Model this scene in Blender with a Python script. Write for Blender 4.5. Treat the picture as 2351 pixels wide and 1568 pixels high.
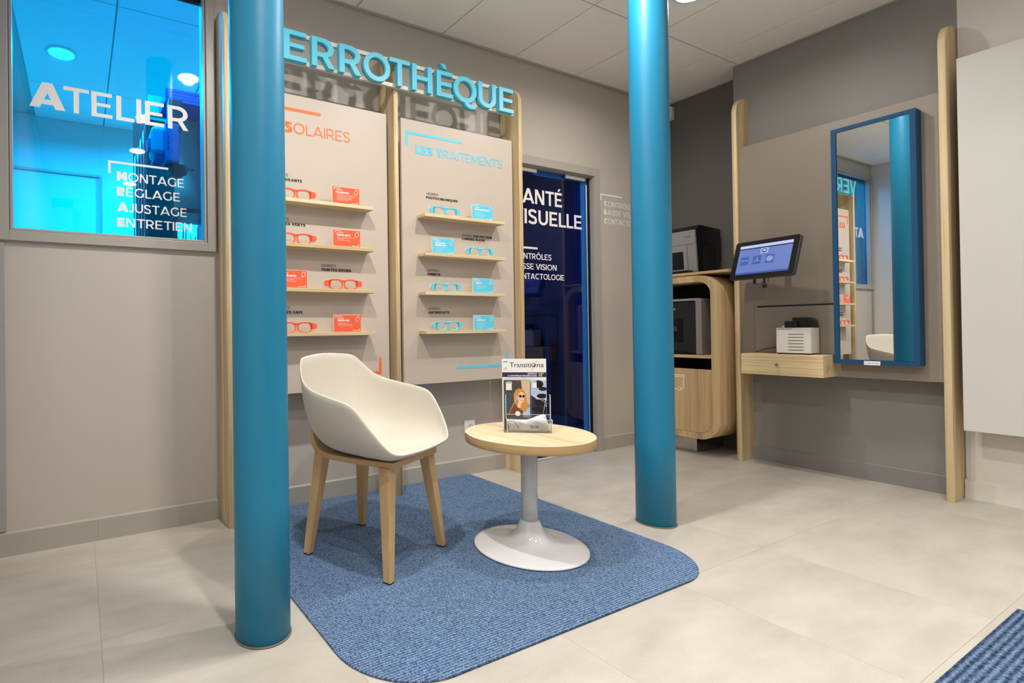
import bpy, math, random
from mathutils import Matrix, Vector
random.seed(7)
PI = math.pi
for o in list(bpy.data.objects):
    bpy.data.objects.remove(o)
C = bpy.context.scene.collection
SC = bpy.context.scene

# ------------------------------------------------------------------ camera
CAMH = 0.9169
cd = bpy.data.cameras.new('camera')
cam = bpy.data.objects.new('camera', cd)
C.objects.link(cam)
yaw, pitch, roll = 0.48164589, 0.00671597, -0.01272649
cy, sy = math.cos(yaw), math.sin(yaw)
F = Vector((sy, cy, 0)); R = Vector((cy, -sy, 0)); U = Vector((0, 0, 1))
F2 = F*math.cos(pitch) + U*math.sin(pitch)
U2 = U*math.cos(pitch) - F*math.sin(pitch)
R3 = R*math.cos(roll) + U2*math.sin(roll)
U3 = U2*math.cos(roll) - R*math.sin(roll)
m = Matrix.Identity(4)
for i in range(3):
    m[i][0] = R3[i]; m[i][1] = U3[i]; m[i][2] = -F2[i]
m[0][3], m[1][3], m[2][3] = 0, 0, CAMH
cam.matrix_world = m
cd.sensor_fit = 'HORIZONTAL'
cd.sensor_width = 36.0
cd.lens = 1193.5586/2351*36
cd.shift_x = (2351/2 - 807.62)/2351
cd.shift_y = (750.41 - 784)/2351
cd.clip_start = 0.02
SC.camera = cam

# ------------------------------------------------------------------ world, view, lights
SC.view_settings.view_transform = 'Standard'
SC.view_settings.look = 'None'
SC.view_settings.gamma = 1.0
SC.view_settings.use_curve_mapping = False
SC.view_settings.exposure = 0.0
w = bpy.data.worlds.new('world'); SC.world = w; w.use_nodes = True
w.node_tree.nodes['Background'].inputs[0].default_value = (0.95, 0.97, 1.0, 1)
w.node_tree.nodes['Background'].inputs[1].default_value = 0.10

CEIL = 2.74
YL = 2.580          # wall with the display panels
XR = 4.101          # wall with the mirror
XRR = 4.316         # recessed part of that wall

def area(name, loc, rot, size, power, col=(1, 1, 1), shape='DISK', sy_=None, spread=PI):
    l = bpy.data.lights.new(name, 'AREA'); l.shape = shape; l.size = size
    if sy_: l.size_y = sy_
    l.energy = power; l.color = col; l.spread = spread
    o = bpy.data.objects.new(name, l); o.location = loc; o.rotation_euler = rot
    C.objects.link(o); return o

SHOP_LAMPS = [(2.98, 1.63), (1.92, 1.42), (0.70, 1.42), (3.10, 0.55), (0.52, -0.33), (1.90, 0.10), (3.15, -0.6), (1.80, -1.1), (0.55, -1.6), (3.0, -1.7), (0.50, 0.55)]
LAMP_W = {0: 13, 1: 18, 2: 24, 3: 4, 4: 13, 5: 6, 6: 4, 7: 7, 8: 8, 9: 3.5, 10: 14}
for i, (x, y) in enumerate(SHOP_LAMPS):
    area('shop_lamp', (x, y, CEIL-0.035), (0, 0, 0), 0.07, LAMP_W[i], (1.0, 0.962, 0.905), spread=2.9 if i < 3 else 2.5 if i in (4, 10) else 1.75)
WORK_LAMPS = [(-0.092, 3.836), (0.25, 2.90), (1.0, 4.45)]  # first is seen; the other two are added, unseen, to brighten the workshop
for (x, y), pw in zip(WORK_LAMPS, (125, 42, 130)):
    area('workshop_lamp_and_fill', (x, y, CEIL-0.035), (0, 0, 0), 0.12, pw, (0.97, 0.98, 1.0), spread=2.9)
area('consulting_fill', (3.0, 3.5, CEIL-0.035), (0, 0, 0), 0.12, 90, (1.0, 0.97, 0.92), spread=2.9)  # added unseen light that brightens the dark room behind the door
# added soft fill behind the camera, not a known daylight source
area('rear_fill', (1.9, -2.72, 1.45), (PI/2, 0, 0), 3.8, 5, (0.93, 0.96, 1.0), 'RECTANGLE', 2.3)

# ------------------------------------------------------------------ materials
def lin(c):
    return tuple(((v/255)/12.92 if v/255 <= 0.04045 else ((v/255+0.055)/1.055)**2.4) for v in c) + (1,)
def base_mat(name):
    mt = bpy.data.materials.new(name); mt.use_nodes = True
    nt = mt.node_tree
    return mt, nt, nt.nodes['Principled BSDF']
def plain(name, rgb, rough=0.5, metal=0.0, spec=0.5, noise=0.03, scale=30, bump=0.0, coat=0.0):
    mt, nt, b = base_mat(name)
    b.inputs['Roughness'].default_value = rough
    b.inputs['Metallic'].default_value = metal
    b.inputs['Specular IOR Level'].default_value = spec
    b.inputs['Coat Weight'].default_value = coat
    c = lin(rgb)
    tc = nt.nodes.new('ShaderNodeTexCoord'); n = nt.nodes.new('ShaderNodeTexNoise')
    n.inputs['Scale'].default_value = scale; n.inputs['Detail'].default_value = 4
    nt.links.new(tc.outputs['Object'], n.inputs['Vector'])
    mx = nt.nodes.new('ShaderNodeMix'); mx.data_type = 'RGBA'
    mx.inputs[6].default_value = tuple(v*(1-noise) for v in c[:3]) + (1,)
    mx.inputs[7].default_value = tuple(min(1, v*(1+noise)) for v in c[:3]) + (1,)
    nt.links.new(n.outputs['Fac'], mx.inputs[0]); nt.links.new(mx.outputs[2], b.inputs['Base Color'])
    if bump:
        bp = nt.nodes.new('ShaderNodeBump'); bp.inputs['Strength'].default_value = bump; bp.inputs['Distance'].default_value = 0.002
        nt.links.new(n.outputs['Fac'], bp.inputs['Height']); nt.links.new(bp.outputs['Normal'], b.inputs['Normal'])
    return mt
def wood(name, light, dark, axis='Z', sc=1.0, rough=0.5, contrast=1.0):
    """fine straight oak grain running along one object axis"""
    mt, nt, b = base_mat(name)
    b.inputs['Roughness'].default_value = rough
    b.inputs['Specular IOR Level'].default_value = 0.35
    tc = nt.nodes.new('ShaderNodeTexCoord'); mp = nt.nodes.new('ShaderNodeMapping')
    s = {'X': (1.2, 95, 95), 'Y': (95, 1.2, 95), 'Z': (95, 95, 1.2)}[axis]
    mp.inputs['Scale'].default_value = tuple(v*sc for v in s)
    oi = nt.nodes.new('ShaderNodeObjectInfo')
    ad = nt.nodes.new('ShaderNodeVectorMath'); ad.operation = 'ADD'
    cx = nt.nodes.new('ShaderNodeCombineXYZ')
    mu = nt.nodes.new('ShaderNodeMath'); mu.operation = 'MULTIPLY'; mu.inputs[1].default_value = 7.0
    nt.links.new(oi.outputs['Random'], mu.inputs[0])
    for k in range(3): nt.links.new(mu.outputs[0], cx.inputs[k])
    nt.links.new(tc.outputs['Object'], ad.inputs[0]); nt.links.new(cx.outputs[0], ad.inputs[1])
    nt.links.new(ad.outputs[0], mp.inputs['Vector'])
    n = nt.nodes.new('ShaderNodeTexNoise'); n.inputs['Scale'].default_value = 1.6; n.inputs['Detail'].default_value = 7; n.inputs['Roughness'].default_value = 0.62
    nt.links.new(mp.outputs[0], n.inputs['Vector'])
    mp2 = nt.nodes.new('ShaderNodeMapping'); mp2.inputs['Scale'].default_value = tuple(v*sc*0.13 for v in s)
    nt.links.new(ad.outputs[0], mp2.inputs['Vector'])
    n2 = nt.nodes.new('ShaderNodeTexNoise'); n2.inputs['Scale'].default_value = 1.3; n2.inputs['Detail'].default_value = 3
    nt.links.new(mp2.outputs[0], n2.inputs['Vector'])
    a = nt.nodes.new('ShaderNodeMath'); a.operation = 'MULTIPLY_ADD'; a.inputs[1].default_value = 0.5
    nt.links.new(n2.outputs['Fac'], a.inputs[0])
    h = nt.nodes.new('ShaderNodeMath'); h.operation = 'MULTIPLY'; h.inputs[1].default_value = 0.5
    nt.links.new(n.outputs['Fac'], h.inputs[0]); nt.links.new(h.outputs[0], a.inputs[2])
    cr = nt.nodes.new('ShaderNodeValToRGB')
    cr.color_ramp.elements[0].position = 0.5-0.16/contrast; cr.color_ramp.elements[1].position = 0.5+0.12/contrast
    cr.color_ramp.elements[0].color = lin(dark); cr.color_ramp.elements[1].color = lin(light)
    nt.links.new(a.outputs[0], cr.inputs[0]); nt.links.new(cr.outputs[0], b.inputs['Base Color'])
    bp = nt.nodes.new('ShaderNodeBump'); bp.inputs['Strength'].default_value = 0.12; bp.inputs['Distance'].default_value = 0.001
    nt.links.new(n.outputs['Fac'], bp.inputs['Height']); nt.links.new(bp.outputs['Normal'], b.inputs['Normal'])
    return mt
def rim_grain(mt):
    mp = [n for n in mt.node_tree.nodes if n.type == 'MAPPING']
    for n, k in zip(mp, (1, .13)): n.inputs['Scale'].default_value = (2*k, 2*k, 190*k)
def emit(name, rgb, st=1.0):
    mt, nt, b = base_mat(name)
    b.inputs['Base Color'].default_value = lin(rgb)
    b.inputs['Emission Color'].default_value = lin(rgb); b.inputs['Emission Strength'].default_value = st
    return mt
def film_glass(name, tint, refl=0.06, rough=0.02):
    """flat pane: tinted see-through film with a clear reflection"""
    mt = bpy.data.materials.new(name); mt.use_nodes = True; nt = mt.node_tree; nt.nodes.clear()
    out = nt.nodes.new('ShaderNodeOutputMaterial')
    t = nt.nodes.new('ShaderNodeBsdfTransparent'); t.inputs[0].default_value = tint + (1,)
    g = nt.nodes.new('ShaderNodeBsdfGlossy'); g.inputs['Roughness'].default_value = rough
    g.inputs['Color'].default_value = (1, 1, 1, 1)
    fr = nt.nodes.new('ShaderNodeFresnel'); fr.inputs[0].default_value = 1.5
    mu = nt.nodes.new('ShaderNodeMath'); mu.operation = 'MULTIPLY_ADD'; mu.inputs[1].default_value = 0.8; mu.inputs[2].default_value = refl*0.3
    nt.links.new(fr.outputs[0], mu.inputs[0])
    mx = nt.nodes.new('ShaderNodeMixShader'); nt.links.new(mu.outputs[0], mx.inputs[0])
    nt.links.new(t.outputs[0], mx.inputs[1]); nt.links.new(g.outputs[0], mx.inputs[2])
    nt.links.new(mx.outputs[0], out.inputs[0]); return mt

M = {}
M['wall'] = plain('grey_wall_paint', (186, 178, 169), 0.42, spec=0.4, noise=0.02, scale=3)
M['wall_dark'] = plain('dark_grey_wall_paint', (136, 132, 128), 0.5, noise=0.02, scale=3)
M['wall_recess'] = plain('charcoal_wall_paint', (104, 100, 96), 0.55, noise=0.02, scale=3)
M['wall_white'] = plain('white_wall_paint', (220, 215, 208), 0.5, noise=0.015, scale=3)
M['white_panel'] = plain('white_laminate', (208, 205, 200), 0.4, noise=0.01, scale=3)
M['base'] = plain('grey_skirting_paint', (168, 162, 153), 0.38, noise=0.02, scale=8)
M['base_dark'] = plain('dark_grey_skirting_paint', (132, 129, 126), 0.38, noise=0.02, scale=8)
M['frame_grey'] = plain('grey_frame_paint', (166, 160, 151), 0.4, noise=0.015, scale=8)
M['panel'] = plain('beige_panel_laminate', (194, 180, 167), 0.42, spec=0.4, noise=0.015, scale=4)
M['panel_dark'] = plain('taupe_panel_laminate', (142, 130, 117), 0.45, noise=0.015, scale=4)
M['ceil'] = plain('ceiling_tile_board', (248, 243, 236), 0.85, noise=0.03, scale=60, bump=0.2)
M['ceil_grid'] = plain('ceiling_grid_metal', (190, 184, 174), 0.5)
M['col'] = plain('blue_column_paint', (26, 124, 162), 0.45, spec=0.4, noise=0.05, scale=12, bump=0.12)
M['sign'] = plain('turquoise_letter_face', (88, 190, 216), 0.45, noise=0.01)
M['rail'] = plain('pale_metal_rail', (214, 208, 198), 0.35, noise=0.02)
M['orange'] = plain('orange_print', (240, 112, 52), 0.4, noise=0.01)
M['red_orange'] = plain('coral_print', (232, 96, 62), 0.35, noise=0.01)
M['cyan'] = plain('light_blue_print', (94, 200, 226), 0.35, noise=0.01)
M['black_ink'] = plain('black_print', (28, 24, 24), 0.5)
M['white_ink'] = plain('white_print', (238, 232, 230), 0.45, noise=0.01)
M['acrylic_white'] = plain('white_acrylic', (236, 228, 218), 0.3, noise=0.01)
M['post'] = wood('pale_oak_upright', (230, 207, 165), (190, 162, 118), 'Z', 1.2, contrast=2.0)
M['post_edge'] = wood('oak_edge_band', (214, 188, 145), (176, 146, 104), 'Z', 1.1)
M['shelf'] = wood('pale_oak_shelf', (222, 202, 162), (190, 166, 124), 'X', contrast=1.6)
M['cab'] = wood('oak_cabinet', (206, 179, 134), (168, 138, 96), 'Z', 0.9, contrast=1.6)
M['cab_y'] = wood('oak_cabinet_crosswise', (206, 178, 132), (176, 146, 100), 'Y', 0.9)
M['drawer'] = wood('oak_drawer_front', (226, 204, 160), (188, 160, 116), 'Y', 0.9, contrast=1.8)
M['table_top'] = wood('oak_table_top', (220, 200, 164), (192, 168, 128), 'Y', 0.8, contrast=1.6)
M['table_edge'] = wood('oak_table_edge', (198, 166, 118), (160, 126, 84), 'X', 0.8)
rim_grain(M['table_edge'])
M['leg'] = wood('solid_oak_leg', (204, 170, 124), (180, 146, 102), 'Z', 0.7, contrast=0.8)
M['shell'] = plain('matt_cream_polypropylene', (203, 195, 182), 0.55, spec=0.35, noise=0.01, scale=200, bump=0.08)
M['enamel'] = plain('glossy_white_enamel', (226, 226, 228), 0.12, coat=0.5, noise=0.005)
M['enamel_grey'] = plain('glossy_light_grey_enamel', (205, 206, 206), 0.15, coat=0.4, noise=0.005)
M['black'] = plain('black_plastic', (16, 15, 16), 0.28, noise=0.05)
M['black_matt'] = plain('matt_black_plastic', (22, 21, 22), 0.6, noise=0.05)
M['dark_grey'] = plain('dark_grey_plastic', (54, 54, 56), 0.45)
M['silver'] = plain('brushed_silver', (178, 176, 172), 0.35, metal=0.6, noise=0.03, scale=80)
M['steel'] = plain('polished_steel', (190, 188, 184), 0.12, metal=1.0)
M['chrome'] = plain('chrome', (220, 220, 220), 0.12, metal=1.0)
M['frame_blue'] = plain('blue_mirror_frame_paint', (22, 72, 110), 0.6, spec=0.25, noise=0.02)
M['rubber'] = plain('black_rubber', (14, 13, 14), 0.8)
M['device'] = plain('white_device_casing', (232, 228, 220), 0.35, noise=0.01)
M['joint'] = plain('floor_joint', (158, 151, 140), 0.7); M['seal'] = plain('dirty_column_seal', (112, 108, 100), 0.8)
M['navy'] = plain('navy_print', (36, 34, 78), 0.4)
M['paper'] = plain('white_card', (236, 234, 230), 0.5, noise=0.01)
M['logo_blue'] = plain('logo_blue_print', (32, 126, 200), 0.4)
M['cord_blue'] = plain('blue_cord', (36, 52, 148), 0.7)
M['cloth'] = plain('white_microfibre', (226, 225, 228), 0.8, noise=0.03, scale=90, bump=0.2)
mt, nt, b = base_mat('mirror_silvering'); M['mirror'] = mt
b.inputs['Metallic'].default_value = 1; b.inputs['Roughness'].default_value = 0.0; b.inputs['Base Color'].default_value = (0.86, 0.87, 0.86, 1)
M['glass_blue'] = film_glass('light_blue_glass', (0.018, 0.48, 0.76), 0.04)
M['glass_navy'] = film_glass('deep_blue_glass', (0.008, 0.20, 0.56), 0.03)
M['acrylic'] = film_glass('clear_acrylic', (0.93, 0.95, 0.95), 0.10)
M['acrylic_edge'] = plain('acrylic_edge', (225, 232, 234), 0.15, noise=0.01)

def floor_mat():
    mt, nt, b = base_mat('beige_stone_vinyl')
    b.inputs['Roughness'].default_value = 0.38; b.inputs['Specular IOR Level'].default_value = 0.35
    tc = nt.nodes.new('ShaderNodeTexCoord'); geo = nt.nodes.new('ShaderNodeNewGeometry'); oi = nt.nodes.new('ShaderNodeObjectInfo')
    mp = nt.nodes.new('ShaderNodeMapping'); mp.inputs['Scale'].default_value = (1.0, 2.6, 1)
    add = nt.nodes.new('ShaderNodeVectorMath'); add.operation = 'ADD'
    sc = nt.nodes.new('ShaderNodeVectorMath'); sc.operation = 'SCALE'; sc.inputs['Scale'].default_value = 9.0
    cx = nt.nodes.new('ShaderNodeCombineXYZ')
    nt.links.new(oi.outputs['Random'], cx.inputs[0]); nt.links.new(oi.outputs['Random'], cx.inputs[1])
    nt.links.new(cx.outputs[0], sc.inputs[0])
    nt.links.new(geo.outputs['Position'], add.inputs[0]); nt.links.new(sc.outputs[0], add.inputs[1])
    nt.links.new(add.outputs[0], mp.inputs[0])
    n1 = nt.nodes.new('ShaderNodeTexNoise'); n1.inputs['Scale'].default_value = 2.6; n1.inputs['Detail'].default_value = 8; n1.inputs['Roughness'].default_value = 0.62
    n2 = nt.nodes.new('ShaderNodeTexNoise'); n2.inputs['Scale'].default_value = 240; n2.inputs['Detail'].default_value = 3
    nt.links.new(mp.outputs[0], n1.inputs['Vector']); nt.links.new(geo.outputs['Position'], n2.inputs['Vector'])
    a = nt.nodes.new('ShaderNodeMath'); a.operation = 'MULTIPLY_ADD'; a.inputs[1].default_value = 0.30
    nt.links.new(n2.outputs['Fac'], a.inputs[0])
    h = nt.nodes.new('ShaderNodeMath'); h.operation = 'MULTIPLY'; h.inputs[1].default_value = 0.70
    nt.links.new(n1.outputs['Fac'], h.inputs[0]); nt.links.new(h.outputs[0], a.inputs[2])
    cr = nt.nodes.new('ShaderNodeValToRGB')
    cr.color_ramp.elements[0].position = 0.30; cr.color_ramp.elements[1].position = 0.62
    cr.color_ramp.elements[0].color = lin((166, 159, 148)); cr.color_ramp.elements[1].color = lin((190, 183, 172))
    nt.links.new(a.outputs[0], cr.inputs[0]); nt.links.new(cr.outputs[0], b.inputs['Base Color'])
    bp = nt.nodes.new('ShaderNodeBump'); bp.inputs['Strength'].default_value = 0.08; bp.inputs['Distance'].default_value = 0.001
    nt.links.new(n2.outputs['Fac'], bp.inputs['Height']); nt.links.new(bp.outputs['Normal'], b.inputs['Normal'])
    return mt
M['floor'] = floor_mat()

def carpet_mat(name, light, dark, pitch):
    mt, nt, b = base_mat(name)
    b.inputs['Roughness'].default_value = 0.95; b.inputs['Specular IOR Level'].default_value = 0.1
    geo = nt.nodes.new('ShaderNodeNewGeometry')
    sep = nt.nodes.new('ShaderNodeSeparateXYZ'); nt.links.new(geo.outputs['Position'], sep.inputs[0])
    nz = nt.nodes.new('ShaderNodeTexNoise'); nz.inputs['Scale'].default_value = 130; nz.inputs['Detail'].default_value = 3
    nt.links.new(geo.outputs['Position'], nz.inputs['Vector'])
    mp = nt.nodes.new('ShaderNodeMapping'); mp.inputs['Scale'].default_value = (230, 120, 1)
    nt.links.new(geo.outputs['Position'], mp.inputs[0])
    vo = nt.nodes.new('ShaderNodeTexVoronoi'); vo.inputs['Scale'].default_value = 1.0
    nt.links.new(mp.outputs[0], vo.inputs['Vector'])
    mu = nt.nodes.new('ShaderNodeMath'); mu.operation = 'MULTIPLY'; mu.inputs[1].default_value = 2*PI/pitch
    nt.links.new(sep.outputs[1], mu.inputs[0])
    dis = nt.nodes.new('ShaderNodeMath'); dis.operation = 'MULTIPLY_ADD'; dis.inputs[1].default_value = 1.6
    nt.links.new(nz.outputs['Fac'], dis.inputs[0]); nt.links.new(mu.outputs[0], dis.inputs[2])
    sn = nt.nodes.new('ShaderNodeMath'); sn.operation = 'SINE'; nt.links.new(dis.outputs[0], sn.inputs[0])
    # height = .5+.5 sin  + loops
    h = nt.nodes.new('ShaderNodeMath'); h.operation = 'MULTIPLY_ADD'; h.inputs[1].default_value = 0.17; h.inputs[2].default_value = 0.5
    nt.links.new(sn.outputs[0], h.inputs[0])
    v2 = nt.nodes.new('ShaderNodeMath'); v2.operation = 'MULTIPLY_ADD'; v2.inputs[1].default_value = -0.55
    nt.links.new(vo.outputs['Distance'], v2.inputs[0]); nt.links.new(h.outputs[0], v2.inputs[2])
    cr = nt.nodes.new('ShaderNodeValToRGB')
    cr.color_ramp.elements[0].position = -0.0; cr.color_ramp.elements[1].position = 0.62
    cr.color_ramp.elements[0].color = lin(dark); cr.color_ramp.elements[1].color = lin(light)
    nt.links.new(v2.outputs[0], cr.inputs[0])
    mx = nt.nodes.new('ShaderNodeMix'); mx.data_type = 'RGBA'; mx.blend_type = 'MULTIPLY'; mx.inputs[0].default_value = 0.75
    n3 = nt.nodes.new('ShaderNodeTexNoise'); n3.inputs['Scale'].default_value = 340; n3.inputs['Detail'].default_value = 2
    nt.links.new(geo.outputs['Position'], n3.inputs['Vector'])
    c3 = nt.nodes.new('ShaderNodeValToRGB'); c3.color_ramp.elements[0].position = 0.35; c3.color_ramp.elements[1].position = 0.6
    c3.color_ramp.elements[0].color = (0.26, 0.30, 0.38, 1); c3.color_ramp.elements[1].color = (1, 1, 1, 1)
    nt.links.new(n3.outputs['Fac'], c3.inputs[0])
    nt.links.new(cr.outputs[0], mx.inputs[6]); nt.links.new(c3.outputs[0], mx.inputs[7])
    nt.links.new(mx.outputs[2], b.inputs['Base Color'])
    bp = nt.nodes.new('ShaderNodeBump'); bp.inputs['Strength'].default_value = 0.7; bp.inputs['Distance'].default_value = 0.003
    nt.links.new(v2.outputs[0], bp.inputs['Height']); nt.links.new(bp.outputs['Normal'], b.inputs['Normal'])
    return mt
M['mat'] = carpet_mat('blue_ribbed_carpet', (150, 176, 208), (66, 88, 118), 0.0095)
M['mat2'] = carpet_mat('coarse_blue_ribbed_carpet', (136, 160, 186), (32, 54, 84), 0.016)

# ------------------------------------------------------------------ mesh builder
class MB:
    def __init__(s): s.v = []; s.f = []; s.sm = []
    def add(s, vs, fs, smooth=False):
        o = len(s.v); s.v += [tuple(p) for p in vs]
        for f in fs: s.f.append(tuple(i+o for i in f)); s.sm.append(smooth)
        return s
    def box(s, a, b):
        x0, x1 = sorted((a[0], b[0])); y0, y1 = sorted((a[1], b[1])); z0, z1 = sorted((a[2], b[2]))
        s.add([(x0,y0,z0),(x1,y0,z0),(x1,y1,z0),(x0,y1,z0),(x0,y0,z1),(x1,y0,z1),(x1,y1,z1),(x0,y1,z1)],
              [(0,3,2,1),(4,5,6,7),(0,1,5,4),(1,2,6,5),(2,3,7,6),(3,0,4,7)]); return s
    def prism(s, poly, f, d0, d1, smooth_side=False):
        """poly: 2-D points (counter-clockwise); f(a,b,d) -> 3-D; d1 is the face towards the viewer"""
        n = len(poly)
        vs = [f(a, b, d0) for a, b in poly] + [f(a, b, d1) for a, b in poly]
        o = len(s.v); s.v += [tuple(p) for p in vs]
        s.f.append(tuple(o+i for i in range(n-1, -1, -1))); s.sm.append(False)
        s.f.append(tuple(o+n+i for i in range(n))); s.sm.append(False)
        for i in range(n):
            j = (i+1) % n
            s.f.append((o+i, o+j, o+n+j, o+n+i)); s.sm.append(smooth_side)
        return s
    def strip(s, P, Q, f, d0, d1, closed=False):
        """ribbon between the 2-D lines P and Q, given thickness"""
        n = len(P); o = len(s.v)
        for d in (d0, d1):
            s.v += [tuple(f(a, b, d)) for a, b in P]; s.v += [tuple(f(a, b, d)) for a, b in Q]
        p0, q0, p1, q1 = o, o+n, o+2*n, o+3*n
        for i in range(n if closed else n-1):
            j = (i+1) % n
            for fc, sm in (((p1+i, p1+j, q1+j, q1+i), False), ((p0+i, q0+i, q0+j, p0+j), False),
                           ((p0+i, p0+j, p1+j, p1+i), True), ((q0+i, q1+i, q1+j, q0+j), True)):
                s.f.append(fc); s.sm.append(sm)
        if not closed:
            s.f.append((p0, p1, q1, q0)); s.sm.append(False)
            e = n-1
            s.f.append((p0+e, q0+e, q1+e, p1+e)); s.sm.append(False)
        return s
    def lathe(s, prof, cx=0, cy=0, n=64, smooth=True, ring=False):
        o = len(s.v)
        for r, z in prof:
            for k in range(n):
                a = 2*PI*k/n; s.v.append((cx+r*math.cos(a), cy+r*math.sin(a), z))
        for i in range(len(prof)-1):
            for k in range(n):
                j = (k+1) % n
                s.f.append((o+i*n+k, o+i*n+j, o+(i+1)*n+j, o+(i+1)*n+k)); s.sm.append(smooth)
        e = o+(len(prof)-1)*n
        if ring:
            for k in range(n):
                j = (k+1) % n; s.f.append((e+k, e+j, o+j, o+k)); s.sm.append(smooth)
            return s
        s.f.append(tuple(o+k for k in range(n-1, -1, -1))); s.sm.append(False)
        s.f.append(tuple(e+k for k in range(n))); s.sm.append(False)
        return s
    def tube(s, pts, r, n=10):
        o = len(s.v); pts = [Vector(p) for p in pts]
        for i, p in enumerate(pts):
            t = (pts[min(i+1, len(pts)-1)] - pts[max(i-1, 0)]).normalized()
            a = t.cross(Vector((0, 0, 1)) if abs(t.z) < 0.9 else Vector((1, 0, 0))).normalized(); bb = t.cross(a)
            rr = r[i] if isinstance(r, (list, tuple)) else r
            for k in range(n):
                th = 2*PI*k/n; s.v.append(tuple(p + a*rr*math.cos(th) + bb*rr*math.sin(th)))
        for i in range(len(pts)-1):
            for k in range(n):
                j = (k+1) % n
                s.f.append((o+i*n+k, o+(i+1)*n+k, o+(i+1)*n+j, o+i*n+j)); s.sm.append(True)
        s.f.append(tuple(o+k for k in range(n))); s.sm.append(False)
        e = o+(len(pts)-1)*n
        s.f.append(tuple(e+k for k in range(n-1, -1, -1))); s.sm.append(False)
        return s

MW = {}
def parentM(p): return MW[p.name] if p is not None else Matrix.Identity(4)
def thing(name, label, cat, loc=(0, 0, 0), rotz=0.0, group=None, rot=None):
    o = bpy.data.objects.new(name, None); C.objects.link(o)
    o.empty_display_size = 0.05
    o.location = loc; o.rotation_euler = rot if rot else (0, 0, rotz)
    o['label'] = label; o['category'] = cat
    if group: o['group'] = group
    from mathutils import Euler
    MW[o.name] = Matrix.Translation(loc) @ Euler(o.rotation_euler).to_matrix().to_4x4()
    return o
def part(name, mb, mat, parent=None, label=None, bevel=0, segs=2, sub=0, solid=0, kind=None, world=True, center=True):
    """one mesh object; world=True: the vertices are world coordinates, else the parent's"""
    PM = parentM(parent)
    vs = [Vector(v) for v in mb.v]
    if world and parent is not None:
        inv = PM.inverted(); vs = [inv @ v for v in vs]
    if center and vs:
        lo = Vector([min(v[i] for v in vs) for i in range(3)]); hi = Vector([max(v[i] for v in vs) for i in range(3)])
        c = (lo+hi)/2; c.z = lo.z
    else: c = Vector((0, 0, 0))
    me = bpy.data.meshes.new(name)
    me.from_pydata([tuple(v-c) for v in vs], [], mb.f)
    me.polygons.foreach_set('use_smooth', mb.sm)
    me.update()
    me.materials.append(mat)
    o = bpy.data.objects.new(name, me); C.objects.link(o)
    o.location = c
    if parent is not None: o.parent = parent
    MW[o.name] = PM @ Matrix.Translation(c)
    if bevel:
        md = o.modifiers.new('bevel', 'BEVEL'); md.width = bevel; md.segments = segs; md.limit_method = 'ANGLE'; md.angle_limit = 0.7
        md.harden_normals = False
    if solid:
        md = o.modifiers.new('solid', 'SOLIDIFY'); md.thickness = solid; md.offset = 0
    if sub:
        md = o.modifiers.new('sub', 'SUBSURF'); md.levels = sub; md.render_levels = sub
    if label: o['label'] = label
    if kind: o['kind'] = kind
    return o
def tag(o, label, cat, group=None):
    o['label'] = label; o['category'] = cat
    if group: o['group'] = group
    return o
def struct(name, mb, mat, **k):
    return part(name, mb, mat, kind='structure', **k)
def copy_tree(o, loc, label=None):
    c = o.copy(); C.objects.link(c); c.location = loc
    if label: c['label'] = label
    for ch in o.children:
        d = ch.copy(); C.objects.link(d); d.parent = c
        for g in ch.children:
            e = g.copy(); C.objects.link(e); e.parent = d
    return c

# plane mappers: wall L faces -y, text runs +x
def onL(x0, z0, y0, s=1.0):
    return lambda a, b, d: (x0+a*s, y0-d, z0+b*s)

# ------------------------------------------------------------------ stroke lettering
def bez(p0, p1, p2, p3, n=8):
    out = []
    for i in range(n+1):
        t = i/n; u = 1-t
        out.append((u**3*p0[0]+3*u*u*t*p1[0]+3*u*t*t*p2[0]+t**3*p3[0], u**3*p0[1]+3*u*u*t*p1[1]+3*u*t*t*p2[1]+t**3*p3[1]))
    return out
def stroke(pts, w):
    P, Q = [], []
    for i, p in enumerate(pts):
        a = pts[max(i-1, 0)]; b_ = pts[min(i+1, len(pts)-1)]
        dx, dy = b_[0]-a[0], b_[1]-a[1]; L = math.hypot(dx, dy) or 1
        nx, ny = -dy/L*w/2, dx/L*w/2
        P.append((p[0]-nx, p[1]-ny)); Q.append((p[0]+nx, p[1]+ny))
    return ('S', P, Q, False)
def arc(cx, cy, rx, ry, a0, a1, w, n=20, closed=False):
    P, Q = [], []
    m_ = n if closed else n+1
    for i in range(m_):
        t = math.radians(a0+(a1-a0)*i/n)
        P.append((cx+rx*math.cos(t), cy+ry*math.sin(t))); Q.append((cx+(rx-w)*math.cos(t), cy+(ry-w)*math.sin(t)))
    return ('S', P, Q, closed)
def rect(x0, y0, x1, y1): return ('P', [(x0, y0), (x1, y0), (x1, y1), (x0, y1)])
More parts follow.
